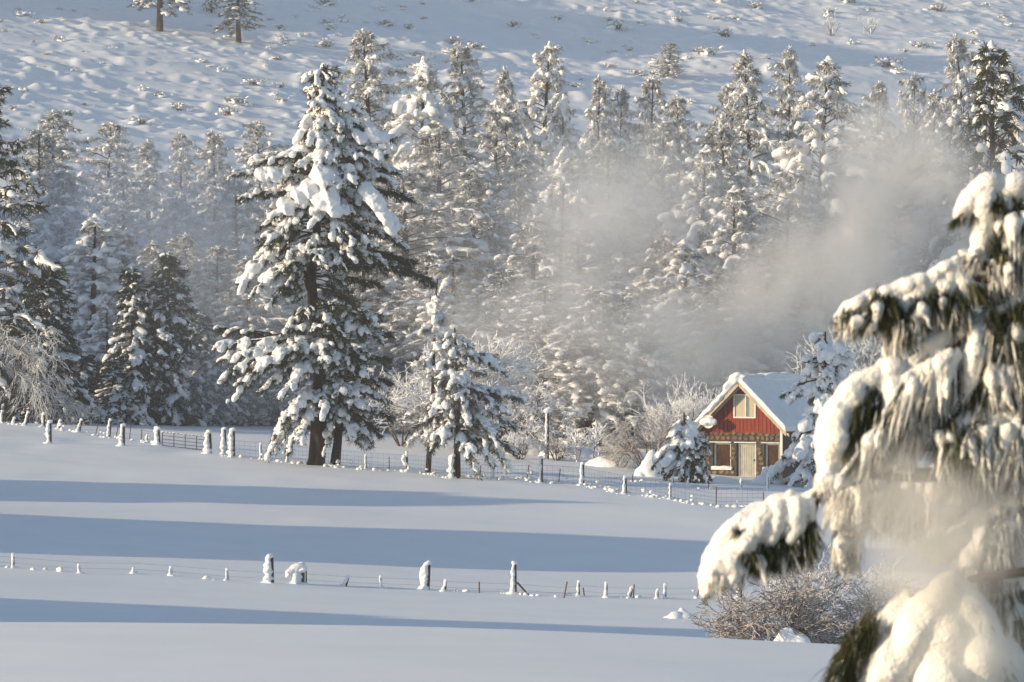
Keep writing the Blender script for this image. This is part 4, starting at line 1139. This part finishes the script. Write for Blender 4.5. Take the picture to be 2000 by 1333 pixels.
# ---------------------------------------------------------------- sagebrush on the hillside
rng = np.random.default_rng(123)
SAGE = []
for k in range(6):
    A = Acc(); ls = []; it = []
    tw = k % 2 == 0
    for i in range(44 if tw else 20):
        a = rng.uniform(0, 6.283); e = rng.uniform(.2, 1.2)
        d = np.array([math.cos(a) * e, math.sin(a) * e, 1.0]); d /= np.linalg.norm(d)
        o = np.array([rng.normal() * .3, rng.normal() * .25, 0])
        L = rng.uniform(.4, 1.0)
        ls.append(([o - UP * .1, o + d * L * .5 + UP * .04, o + d * L + rng.normal(size=3) * .05], [.022, .016, .008]))
        A.tuft.append((o + d * L, d, .2)); A.tuft.append((o + d * L * .7, d, .18))
        if rng.uniform() < (.35 if tw else .7): it.append((o + d * L * rng.uniform(.55, 1), d * np.array([1, 1, .6]) + 1e-3, rng.uniform(.1, .22), rng.uniform(.08, .2), rng.uniform(.08, .18)))
    for i in range(3 if tw else 9):
        it.append((rng.normal(size=3) * np.array([.55, .45, .06]) + UP * rng.uniform(0, .3) * (not tw), np.array([1, rng.normal(), .3]), rng.uniform(.2, .5), rng.uniform(.15, .4), rng.uniform(.12, .34)))
    wv, wf = tubes(ls, 3); nv, nf = needles(A.tuft, 6, .028, rng, .6); sv, sf = blobs(it, 2, rng, .28)
    SAGE.append([('stems', mesh('stems', wv, wf, M['twig'])), ('leaves', mesh('leaves', nv, nf, M['needle_frost'], False)), ('snow_load', mesh('sage_snow', sv, sf, M['snow']))])
def sage(u, v, size, k, label, group='sagebrush dotted over the snowy hillside'):
    p = foot_uv(u, v, 380, 780)
    r = empty('sagebrush', p - Vector((0, 0, .08)), rng.uniform(0, 6))
    r.scale = (size * rng.uniform(.9, 1.3), size, size * rng.uniform(.6, .9))
    for n, me in SAGE[k]: part(n, me, r)
    tag(r, label, 'bush', group)
for u, v, s_, k, lab in [(1205, 55, 2.0, 0, 'dark clump of sagebrush with its neighbour above the misty gap'), (1378, 105, 1.9, 2, 'round dark sagebrush left of the tallest twiggy hillside shrub'), (1735, 130, 2.3, 0, 'broad grey sagebrush above the small hillside pines'),
                         (1800, 92, 2.0, 2, 'grey sagebrush right of the twiggy hillside shrub'), (495, 165, 1.8, 0, 'upright sagebrush on the slope left of the big pine top'), (455, 200, 1.8, 2, 'low dark sagebrush on the slope left of the big pine'),
                         (275, 240, 1.7, 0, 'sagebrush at the top of the hazy left pines'), (640, 10, 1.6, 4, 'sagebrush at the top edge above the big pine'), (1655, 4, 2.2, 2, 'darkest sagebrush cut by the top edge of the picture'), (1005, 52, 1.5, 4, 'small dark sagebrush alone on the smooth blue slope'),
                         (1410, 70, 1.8, 0, 'sagebrush between the round dark one and the twiggy shrub'), (1830, 20, 2.0, 0, 'grey sagebrush near the top right corner'), (345, 215, 1.5, 4, 'thin sagebrush on the left slope above the small pines')]:
    sage(u, v, s_, k, lab, None)
for i in range(235):
    u = rng.uniform(-10, 2010); v = rng.uniform(2, 345 if rng.uniform() < .6 else 150)
    den = noise2(np.array([u / 260.0]), np.array([v / 90.0]), 21)[0]
    if den < -.25 and rng.uniform() < .75: continue
    sage(u, v, rng.choice([.6, .95, 1.4], p=[.5, .38, .12]) * rng.uniform(.8, 1.2), int(rng.integers(0, 6)), 'small snow-dusted sagebrush on the %s hillside, %s' % (('upper', 'middle', 'lower')[min(2, int(v / 100))] , ('far left of the big pine', 'left of the big pine top', 'above the big pine', 'above the forest centre', 'above the mist plume', 'above the big right pine')[min(5, max(0, int(u / 334)))]))
p = foot_uv(1625, 70, 380, 780)
bare_tree('shrub', 'tallest twiggy shrub fanning out on the upper right hillside', 'shrub', None, p, 4.2, .6, 31, 7, 3, 1.2, .09, 2)
p = foot_uv(1700, 65, 380, 780)
bare_tree('shrub', 'frosted twiggy shrub right of the tallest hillside shrub', 'shrub', None, p, 3.4, .6, 32, 7, 3, 1.6, .07, 2)

# ---------------------------------------------------------------- the near pine on the right, bough by bough
ND = 25.0
NS = ND / F
nr = np.random.default_rng(8)
NB = foot(2350, ND, .3)
near = empty('pine_tree', NB)
tag(near, 'near pine on the right with long drooping boughs under heavy snow', 'tree')
def N(u, v, dy=0.0): return np.array([(u - 1000) * NS - NB.x, dy, (666 - v) * NS - NB.z])
zt = (666 + 200) * NS - NB.z
pts = [(0, 0, -.3), (.03, 0, zt * .3), (-.02, 0, zt * .7), (.02, 0, zt + 1.5)]
tv, tf = tubes([(pts, [.30, .25, .19, .08])], 12)
link('trunk', mesh('near_trunk', tv, tf, M['bark']), near)

def path(pl, step=0.32):
    """samples along a polyline of (u, v, r[, dy])"""
    out = []
    for a, c in zip(pl[:-1], pl[1:]):
        a = np.array(list(a) + [0] * (4 - len(a)), float); c = np.array(list(c) + [0] * (4 - len(c)), float)
        L = math.hypot(*(c - a)[:2]); n = max(1, int(L / (step * max(4, (a[2] + c[2]) / 2))))
        for i in range(n): out.append(a + (c - a) * i / n)
    out.append(c)
    return out

def bough(wood, ridges, fringes, fans, voxel=.0085, relax=9):
    """wood: polylines (u, v, r px, dy); ridges: snow polylines (u, v, r px, dy);
    fringes: (polyline, length px, lean, dark share, count); fans: (u, v, du, dv, length px, count, dy)"""
    wl = []
    for w in wood:
        w = [tuple(list(q) + [0] * (4 - len(q))) for q in w]
        wl.append(([N(q[0], q[1], q[3]) for q in w], [q[2] * NS for q in w]))
    v, f = tubes(wl, 7)
    o = link('bough', mesh('bough', v, f, M['twig']), near)
    items, dark, white = [], [], []
    for rd in ridges:
        sm = path(rd)
        for i, q in enumerate(sm):
            j = sm[min(len(sm) - 1, i + 1)] - sm[max(0, i - 1)]
            fw = np.array([j[0], 0, -j[1]]) + 1e-3
            r = q[2] * NS * nr.uniform(.9, 1.08)
            for _k in range(2 if q[2] > 12 else 1):
                if nr.uniform() < .8:
                    p_ = N(q[0] + nr.uniform(-.9, .9) * q[2], q[1] + q[2] * nr.uniform(.2, .8), q[3] + nr.uniform(-.9, .5) * r)
                    d_ = np.array([nr.normal() * .25 - .1, nr.normal() * .2, -1.0]); L_ = nr.uniform(14, 34) * NS; r_ = nr.uniform(.8, 2.0) * NS
                    white.append(([p_, p_ + d_ * L_ * .5, p_ + d_ * L_], [r_, r_ * .9, r_ * .15]))
            items.append((N(q[0] + nr.normal() * q[2] * .07, q[1] + nr.normal() * q[2] * .07, q[3] + nr.normal() * r * .15), fw, r * 1.15, r * nr.uniform(.95, 1.3), r))
    for pl, ln, lean, share, cnt in fringes:
        sm = path([(a[0], a[1], 6, a[2] if len(a) > 2 else 0) for a in pl], .5)
        k = len(sm)
        for i in range(int(cnt * 2.4)):
            q = sm[nr.integers(0, k)]
            p = N(q[0] + nr.normal() * 6, q[1] + nr.normal() * 6, q[3] + nr.uniform(-.14, .14))
            d = np.array([lean + nr.normal() * .16, nr.normal() * .18, -1.0])
            L = ln * NS * nr.uniform(.5, 1.15)
            sh = share if share >= .7 else share * .45
            w = nr.uniform()
            if w < sh:
                dark.append((p, d, L * 1.0))
            elif w > sh + (1 - sh) * .87:
                r = nr.uniform(6.5, 14) * NS
                if nr.uniform() < .5: items.append((p + d * L * .12, d, L * .22, nr.uniform(12, 20) * NS, nr.uniform(10, 16) * NS))
                for z in (0, .25, .48, .68, .84):
                    q_ = p + d * L * z * .85 + nr.normal(size=3) * r * .12
                    items.append((q_, d, L * .16 + r * .3, r * (1 - z * .72), r * (1 - z * .72)))
            else:
                e = p + d * L
                r = nr.uniform(.8, 2.0) * NS
                white.append(([p, p + d * L * .4 + np.array([0, -.01, 0]), p + d * L * .75, e], [r * .9, r * 1.15, r * .8, r * .12]))
                if nr.uniform() < .10: dark.append((p + d * L * .6, d, L * .55))
    for fan in fans:
        u, v_, du, dv, ln, cnt = fan[:6]
        dy = fan[6] if len(fan) > 6 else 0
        for i in range(max(1, cnt // 9)):
            dark.append((N(u + nr.normal() * 5, v_ + nr.normal() * 5, dy + nr.normal() * .03), np.array([du, -.2 + nr.normal() * .2, -dv]), ln * NS * nr.uniform(.8, 1.1)))
    if items:
        v, f = blobs(items, 2, nr, .07)
        part('snow_load', merge_snow('bough_snow', v, f, voxel, M["near_snow"], relax, .014, 5, 5, .006), o)
    if dark:
        v, f = needles(dark, 16, .0022, nr, .22)
        part('needles', mesh('near_needles', v, f, M['needle_near'], False), o)
    if white:
        v, f = tubes(white, 5)
        part('frosted_needles', mesh('near_frosted', v, f, M['rime_near']), o)
    return o

# 1 top bough
bough([[(2350, 330, 12), (2100, 400, 9), (2000, 420, 7), (1930, 395, 5), (1890, 410, 3)], [(2010, 405, 5), (1965, 440, 5), (1950, 485, 4), (1990, 500, 3)]],
 [[(2040, 370, 34), (1990, 364, 30), (1965, 380, 22)], [(1965, 375, 22), (1928, 364, 27), (1905, 380, 26), (1885, 405, 20), (1868, 424, 10)], [(1930, 380, 30), (1925, 415, 26), (1960, 405, 22)], [(1925, 430, 20), (1915, 470, 22), (1912, 505, 18), (1908, 525, 9)], [(1925, 470, 18, .05), (1938, 505, 12, .05)]],
 [([(1925, 520), (2000, 520)], 60, .0, .45, 60), ([(1960, 440), (2010, 430)], 85, .0, .65, 110), ([(1890, 495), (1900, 515)], 35, -.5, .5, 14)],
 [(1885, 412, -.55, 1, 42, 70), (1872, 425, -.6, .8, 30, 40), (1905, 418, -.2, 1, 40, 60), (1935, 405, 0, 1, 45, 60, -.05), (1950, 395, .1, 1, 45, 60, -.08), (1985, 395, 0, 1, 35, 40, -.08), (1945, 490, -.35, -1, 45, 50, -.1), (1955, 500, .5, .5, 50, 60, -.1), (1915, 515, 0, 1, 30, 30)])
# 2 long level bough reaching left
bough([[(2350, 500, 16), (2150, 545, 12), (2000, 552, 10), (1890, 543, 7), (1800, 560, 4), (1700, 585, 3), (1640, 620, 2)], [(1965, 560, 4), (1950, 600, 3), (1930, 640, 2)]],
 [[(1868, 512, 14), (1858, 532, 24), (1848, 560, 28), (1838, 592, 24), (1830, 620, 12)], [(1868, 520, 16), (1885, 555, 22), (1890, 580, 16)], [(1850, 520, 16), (1825, 545, 24)], [(1830, 548, 22), (1790, 556, 20), (1745, 568, 19), (1700, 580, 18), (1660, 600, 15), (1637, 622, 9)], [(1805, 555, 20), (1780, 590, 20), (1760, 622, 15), (1755, 645, 7)], [(1742, 572, 17), (1715, 595, 15), (1690, 618, 11), (1668, 638, 6)], [(2100, 530, 9), (2000, 540, 7), (1930, 534, 6), (1890, 530, 8)], [(1845, 580, 22), (1838, 615, 14), (1845, 640, 6)]],
 [([(1640, 618), (1700, 625)], 38, -.25, .55, 45), ([(1700, 595), (1745, 610)], 55, -.1, .8, 70), ([(1750, 635), (1800, 600)], 65, 0, .55, 90), ([(1810, 590), (1880, 600)], 55, .1, .7, 80)],
 [(1645, 622, -.6, 1, 32, 60), (1690, 635, -.3, 1, 38, 70), (1712, 615, 0, 1, 48, 80, -.06), (1733, 600, 0, 1, 48, 80, -.06), (1775, 635, 0, 1, 50, 70), (1815, 610, .1, 1, 50, 70), (1865, 600, 0, 1, 45, 60), (1900, 565, .4, 1, 50, 60, -.06), (1915, 570, .8, 1, 45, 60, -.06)])
# 3 great arching bough, smooth sheet of snow on its outer side
bough([[(2350, 560, 16), (2100, 575, 11), (2000, 600, 8), (1900, 650, 7), (1830, 700, 6), (1760, 740, 5), (1690, 775, 4), (1640, 840, 3), (1618, 930, 2)]],
 [[(1990, 590, 10), (1930, 615, 12), (1880, 648, 13), (1830, 682, 14), (1780, 715, 16)], [(1890, 622, 15), (1855, 650, 20), (1815, 670, 18)], [(1742, 725, 26), (1738, 755, 36), (1745, 790, 26)], [(1770, 740, 20), (1730, 720, 20)],
  [(1712, 735, 22), (1685, 750, 28), (1660, 780, 34), (1640, 820, 38), (1628, 865, 34), (1620, 910, 26), (1612, 950, 15)], [(1660, 760, 22), (1640, 800, 28), (1622, 850, 24)], [(1665, 830, 24), (1650, 880, 22), (1640, 920, 14)], [(1905, 650, 15, -.06), (1900, 700, 20, -.06), (1893, 745, 16, -.06), (1888, 768, 7, -.06)], [(1800, 712, 16), (1740, 790, 22, .05), (1715, 850, 20, .1)], [(1840, 690, 12), (1790, 770, 22, .1), (1760, 850, 18, .1)]],
 [([(1860, 690), (1790, 730), (1730, 800), (1705, 850)], 105, -.28, .12, 420), ([(1870, 680, .1), (1800, 760, .1), (1770, 840, .1)], 120, -.2, .3, 220), ([(1690, 790), (1668, 850), (1660, 890)], 55, -.1, .75, 90), ([(1920, 650), (1990, 640)], 110, -.1, .55, 160), ([(1990, 650, .1), (1900, 780, .1)], 90, -.1, .5, 140), ([(1640, 930), (1600, 940)], 40, -.1, .0, 30)],
 [(1700, 765, -.4, 1, 45, 70, -.05), (1690, 800, -.1, 1, 55, 90, -.05), (1670, 850, -.2, 1, 50, 80), (1920, 690, .3, 1, 50, 60), (1950, 680, .2, 1, 60, 70), (1980, 640, .2, 1, 60, 60)])
# 4 right middle bough
bough([[(2350, 760, 14), (2100, 800, 10), (1990, 812, 7), (1900, 820, 5), (1850, 840, 3)], [(1990, 690, 4), (1960, 720, 4), (1930, 750, 3)]],
 [[(2060, 805, 26), (1990, 806, 24), (1935, 815, 24), (1890, 826, 22), (1860, 846, 15), (1845, 862, 8)], [(1945, 830, 20, -.06), (1932, 862, 16, -.06), (1925, 890, 8, -.06)], [(1985, 830, 20, -.05), (1975, 860, 12, -.05)], [(1985, 690, 10), (1965, 720, 12), (1948, 745, 8)]],
 [([(1845, 855), (1900, 850), (2000, 845)], 95, -.05, .5, 300), ([(1850, 850, .1), (2000, 850, .1)], 120, 0, .3, 200), ([(1930, 730), (1995, 720)], 90, .0, .5, 130)],
 [(1850, 862, -.5, 1, 55, 80), (1880, 860, -.1, 1, 70, 120, -.08), (1910, 860, 0, 1, 65, 90, -.06), (1960, 865, 0, 1, 60, 80), (1995, 860, 0, 1, 60, 80)])
# 5 lowest left bough with its big drooping paw
bough([[(2350, 830, 16), (2100, 890, 11), (1950, 925, 9), (1800, 935, 8), (1700, 928, 7), (1640, 952, 6), (1585, 968, 5), (1530, 985, 4), (1470, 1010, 3), (1420, 1060, 2)], [(1600, 968, 5), (1590, 1005, 4), (1572, 1045, 3), (1560, 1080, 2)]],
 [[(1690, 925, 12), (1640, 944, 11), (1590, 962, 10), (1555, 972, 10)], [(1560, 982, 17), (1530, 990, 24), (1490, 1005, 27), (1450, 1025, 28), (1420, 1055, 28), (1400, 1095, 25), (1388, 1130, 19), (1380, 1158, 9)], [(1555, 985, 20, -.06), (1553, 1015, 20, -.09), (1546, 1048, 13, -.1)], [(1500, 1005, 24, -.05), (1470, 1035, 28, -.08), (1440, 1075, 28, -.08), (1415, 1120, 22, -.06)], [(1520, 998, 22, -.06), (1512, 1030, 20, -.09), (1500, 1055, 11, -.1)], [(1580, 985, 14, -.05), (1584, 1010, 9, -.07)], [(1480, 1010, 26, .05), (1430, 1060, 28, .05), (1405, 1105, 24, .05)], [(1530, 1000, 24, .05), (1560, 1010, 20, .05), (1520, 1040, 18, .05)], [(1540, 975, 14), (1545, 962, 8)]],
 [([(1490, 1070, .03), (1540, 1058, .03), (1582, 1038, .03)], 66, .0, .85, 150), ([(1440, 1045), (1475, 1085)], 62, .05, .8, 90), ([(1385, 1120), (1440, 1100)], 50, -.12, .0, 60), ([(1540, 1050, .1), (1588, 1040, .1)], 70, .05, .7, 50)],
 [(1450, 1055, 0, 1, 62, 90, -.08), (1462, 1085, .05, 1, 55, 80, -.08), (1505, 1080, .05, 1, 55, 80), (1530, 1070, 0, 1, 58, 80), (1555, 1065, 0, 1, 60, 90), (1576, 1050, .1, 1, 58, 80)])
# 6 soft hanging sprays in the blown snow
bough([[(2350, 860, 10, .6), (1900, 925, 8, .5), (1750, 925, 6, .5), (1680, 940, 4, .4)]],
 [[(1680, 935, 24, .4), (1665, 980, 24, .4), (1650, 1020, 16, .4)], [(1720, 930, 20, .5), (1700, 1000, 24, .5), (1680, 1070, 22, .5), (1660, 1120, 12, .5)], [(1780, 930, 22, .5), (1760, 985, 18, .5)], [(1850, 930, 22, .6), (1830, 1000, 24, .6), (1815, 1050, 14, .6)], [(1930, 920, 20, .6), (1900, 1000, 24, .6)]],
 [([(1640, 960, .4), (1720, 950, .4)], 90, -.15, .05, 80), ([(1720, 960, .5), (1900, 950, .5)], 110, -.12, .05, 130), ([(1900, 960, .6), (2000, 950, .6)], 110, -.1, .1, 80), ([(1650, 1060, .5), (1690, 1080, .5)], 60, -.1, .4, 60)],
 [(1655, 1100, -.2, 1, 45, 50, .5)], .012)
# 7 great low mound
bough([[(2350, 1080, 16), (2050, 1110, 11), (1900, 1130, 8), (1830, 1170, 6), (1740, 1270, 4), (1690, 1360, 3)]],
 [[(1862, 1132, 24), (1845, 1160, 38), (1810, 1205, 50), (1770, 1255, 54), (1735, 1310, 54), (1710, 1370, 50)], [(1880, 1160, 38), (1905, 1225, 54), (1915, 1300, 60), (1915, 1380, 60)], [(1850, 1190, 50), (1840, 1260, 62), (1830, 1350, 66)], [(1960, 1290, 50, .1), (1980, 1380, 60, .1)], [(1730, 1215, 22, .1), (1690, 1250, 22, .1), (1655, 1300, 22, .1), (1640, 1350, 20, .1)], [(1770, 1160, 16, .1), (1745, 1200, 22, .1)]],
 [([(1700, 1225), (1660, 1270), (1635, 1330)], 80, -.25, .75, 160), ([(1760, 1290), (1700, 1340)], 80, -.1, .25, 120), ([(1930, 1240), (1960, 1330)], 90, .05, .35, 120), ([(1780, 1320), (1900, 1330)], 60, 0, .35, 90)],
 [(1690, 1235, -.5, 1, 60, 80), (1660, 1275, -.5, 1, 65, 90), (1640, 1310, -.4, 1, 60, 80)], .011, 34)
# 8 right edge boughs
bough([[(2350, 930, 12, .2), (2050, 960, 9, .2), (1980, 1000, 6, .2), (1930, 1070, 4, .2)], [(2350, 1060, 10, .3), (2050, 1130, 7, .3), (1980, 1200, 5, .3)]],
 [[(2010, 960, 28, .2), (1975, 990, 30, .2), (1948, 1035, 28, .2), (1930, 1075, 20, .2), (1922, 1100, 10, .2)], [(1945, 1060, 22, .2), (1905, 1090, 26, .2), (1880, 1120, 18, .2)], [(2020, 1080, 34, .3), (1985, 1130, 32, .3), (1965, 1190, 26, .3), (1955, 1230, 14, .3)], [(2010, 1200, 34, .3), (1995, 1260, 30, .3)], [(1960, 1000, 26, .35), (1900, 1050, 30, .4), (1850, 1090, 24, .4)], [(1990, 1060, 30, .35), (1950, 1120, 32, .4), (1940, 1180, 26, .4)], [(1890, 960, 22, .45), (1850, 1020, 24, .45), (1820, 1080, 18, .45)], [(2010, 1290, 40, .3), (1990, 1360, 44, .3)]],
 [([(1930, 1050, .2), (2000, 1010, .2)], 80, -.05, .35, 160), ([(1890, 1110, .25), (1960, 1130, .25)], 60, -.05, .4, 110), ([(1950, 1190, .3), (2010, 1200, .3)], 110, .0, .45, 180), ([(1980, 890, .1), (2010, 890, .1)], 90, 0, .4, 60)],
 [(1985, 1240, 0, 1, 60, 60, .2)])

# ---------------------------------------------------------------- drifting mist and blown snow
def mist(name, label, lumps, dens, seed, scale=0.12, thr=0.35, col=(0.92, 0.95, 1.0), aniso=0.25, soft=1.0, step=1.0, squash=(1, 1, 0.7)):
    """a cloud filling soft ellipsoids; lumps: (u, v, d, ru, rv, rd m)"""
    c = np.array([list(at(u, v, d)) for u, v, d, *_ in lumps])
    r = np.array([[ru * d / F, rd, rv * d / F] for u, v, d, ru, rv, rd in lumps])
    lo, hi = (c - r * 1.15).min(0), (c + r * 1.15).max(0)
    o = MB().box(lo - c[0], hi - c[0]).build(name, None, None, loc=Vector(c[0]))
    m = bpy.data.materials.new(name + '_air'); m.use_nodes = True
    t = m.node_tree; t.nodes.clear(); L = t.links.new
    out = t.nodes.new('ShaderNodeOutputMaterial'); pv = t.nodes.new('ShaderNodeVolumePrincipled')
    pv.inputs['Color'].default_value = (*col, 1); pv.inputs['Anisotropy'].default_value = aniso
    tc = t.nodes.new('ShaderNodeTexCoord')
    wn_ = t.nodes.new('ShaderNodeTexNoise'); wn_.inputs['Scale'].default_value = scale * .8; wn_.inputs['Detail'].default_value = 3
    L(tc.outputs['Object'], wn_.inputs['Vector'])
    ws = t.nodes.new('ShaderNodeVectorMath'); ws.operation = 'SUBTRACT'; ws.inputs[1].default_value = (.5, .5, .5); L(wn_.outputs['Color'], ws.inputs[0])
    wm = t.nodes.new('ShaderNodeVectorMath'); wm.operation = 'SCALE'; wm.inputs['Scale'].default_value = float(r.min()) * .9; L(ws.outputs[0], wm.inputs[0])
    wa = t.nodes.new('ShaderNodeVectorMath'); wa.operation = 'ADD'; L(tc.outputs['Object'], wa.inputs[0]); L(wm.outputs[0], wa.inputs[1])
    acc = None
    for k in range(len(c)):
        mp = t.nodes.new('ShaderNodeVectorMath'); mp.operation = 'SUBTRACT'; mp.inputs[1].default_value = c[k] - c[0]
        L(wa.outputs[0], mp.inputs[0])
        dv = t.nodes.new('ShaderNodeVectorMath'); dv.operation = 'DIVIDE'; dv.inputs[1].default_value = r[k]; L(mp.outputs[0], dv.inputs[0])
        ln = t.nodes.new('ShaderNodeVectorMath'); ln.operation = 'LENGTH'; L(dv.outputs[0], ln.inputs[0])
        mr = t.nodes.new('ShaderNodeMapRange'); mr.interpolation_type = 'SMOOTHSTEP'
        mr.inputs['From Min'].default_value = 1.0; mr.inputs['From Max'].default_value = 0.0
        L(ln.outputs['Value'], mr.inputs['Value'])
        if acc is None: acc = mr.outputs[0]
        else:
            a = t.nodes.new('ShaderNodeMath'); a.operation = 'ADD'; a.use_clamp = True; L(acc, a.inputs[0]); L(mr.outputs[0], a.inputs[1]); acc = a.outputs[0]
    mp = t.nodes.new('ShaderNodeMapping'); mp.inputs['Scale'].default_value = squash; mp.inputs['Location'].default_value = (seed * 7.3, seed * 3.1, seed)
    L(tc.outputs['Object'], mp.inputs[0])
    n = t.nodes.new('ShaderNodeTexNoise'); n.inputs['Scale'].default_value = scale; n.inputs['Detail'].default_value = 5; n.inputs['Roughness'].default_value = .62
    n.inputs['Distortion'].default_value = 1.2
    L(mp.outputs[0], n.inputs['Vector'])
    r2 = t.nodes.new('ShaderNodeMapRange'); r2.inputs['From Min'].default_value = thr; r2.inputs['From Max'].default_value = .72
    L(n.outputs['Fac'], r2.inputs['Value'])
    mu = t.nodes.new('ShaderNodeMath'); mu.operation = 'MULTIPLY'; L(acc, mu.inputs[0]); L(r2.outputs[0], mu.inputs[1])
    m2 = t.nodes.new('ShaderNodeMath'); m2.operation = 'MULTIPLY'; m2.inputs[1].default_value = dens; L(mu.outputs[0], m2.inputs[0])
    L(m2.outputs[0], pv.inputs['Density']); L(pv.outputs[0], out.inputs['Volume'])
    m.cycles.volume_step_rate = step
    o.data.materials.append(m)
    return tag(o, label, 'mist', None, 'stuff')

mist('mist', 'warm plume of blown snow rising behind the cabin roof', [(1600, 580, 284, 280, 190, 10), (1680, 430, 290, 230, 200, 10), (1740, 310, 296, 170, 160, 9), (1440, 640, 280, 220, 150, 8), (1850, 420, 292, 180, 200, 9)], .62, 1, .17, .37, (0.96, 0.96, 0.96))
mist('mist', 'pale mist hanging over the middle of the forest', [(1170, 640, 277, 260, 200, 9), (1120, 450, 288, 190, 240, 9), (1290, 690, 276, 220, 150, 8), (930, 640, 274, 190, 150, 7), (1250, 400, 300, 220, 220, 12)], .30, 2, .17, .38, (0.95, 0.955, 0.97))
mist('mist', 'blue mist bank in the shade left of the big pine', [(420, 600, 296, 260, 250, 9), (280, 420, 330, 300, 220, 14), (460, 760, 290, 190, 120, 7)], .10, 3, .12, .28)
mist('mist', 'thin mist spread through the whole forest', [(1000, 560, 335, 1500, 330, 48)], .026, 6, .05, .15)
mist('blown_snow', 'cloud of powder snow blown off the near boughs', [(1770, 1000, 24.55, 190, 170, .5), (1890, 1060, 24.55, 190, 180, .5), (1800, 1120, 24.6, 150, 120, .45), (1900, 1250, 24.65, 150, 130, .35)], 4.6, 4, 1.5, .26, (0.99, 0.985, 0.97))

# ---------------------------------------------------------------- the cold air itself
lo, hi = (-1060, -12, -45), (1060, 1012, 200)
hz = MB().box(lo, hi).build('haze', None)
m = bpy.data.materials.new('haze_air'); m.use_nodes = True
t = m.node_tree; t.nodes.clear()
out = t.nodes.new('ShaderNodeOutputMaterial'); pv = t.nodes.new('ShaderNodeVolumePrincipled')
pv.inputs['Color'].default_value = (0.93, 0.95, 1.0, 1); pv.inputs['Density'].default_value = 0.00022
t.links.new(pv.outputs[0], out.inputs['Volume'])
hz.data.materials.append(m)
tag(hz, kind='stuff')
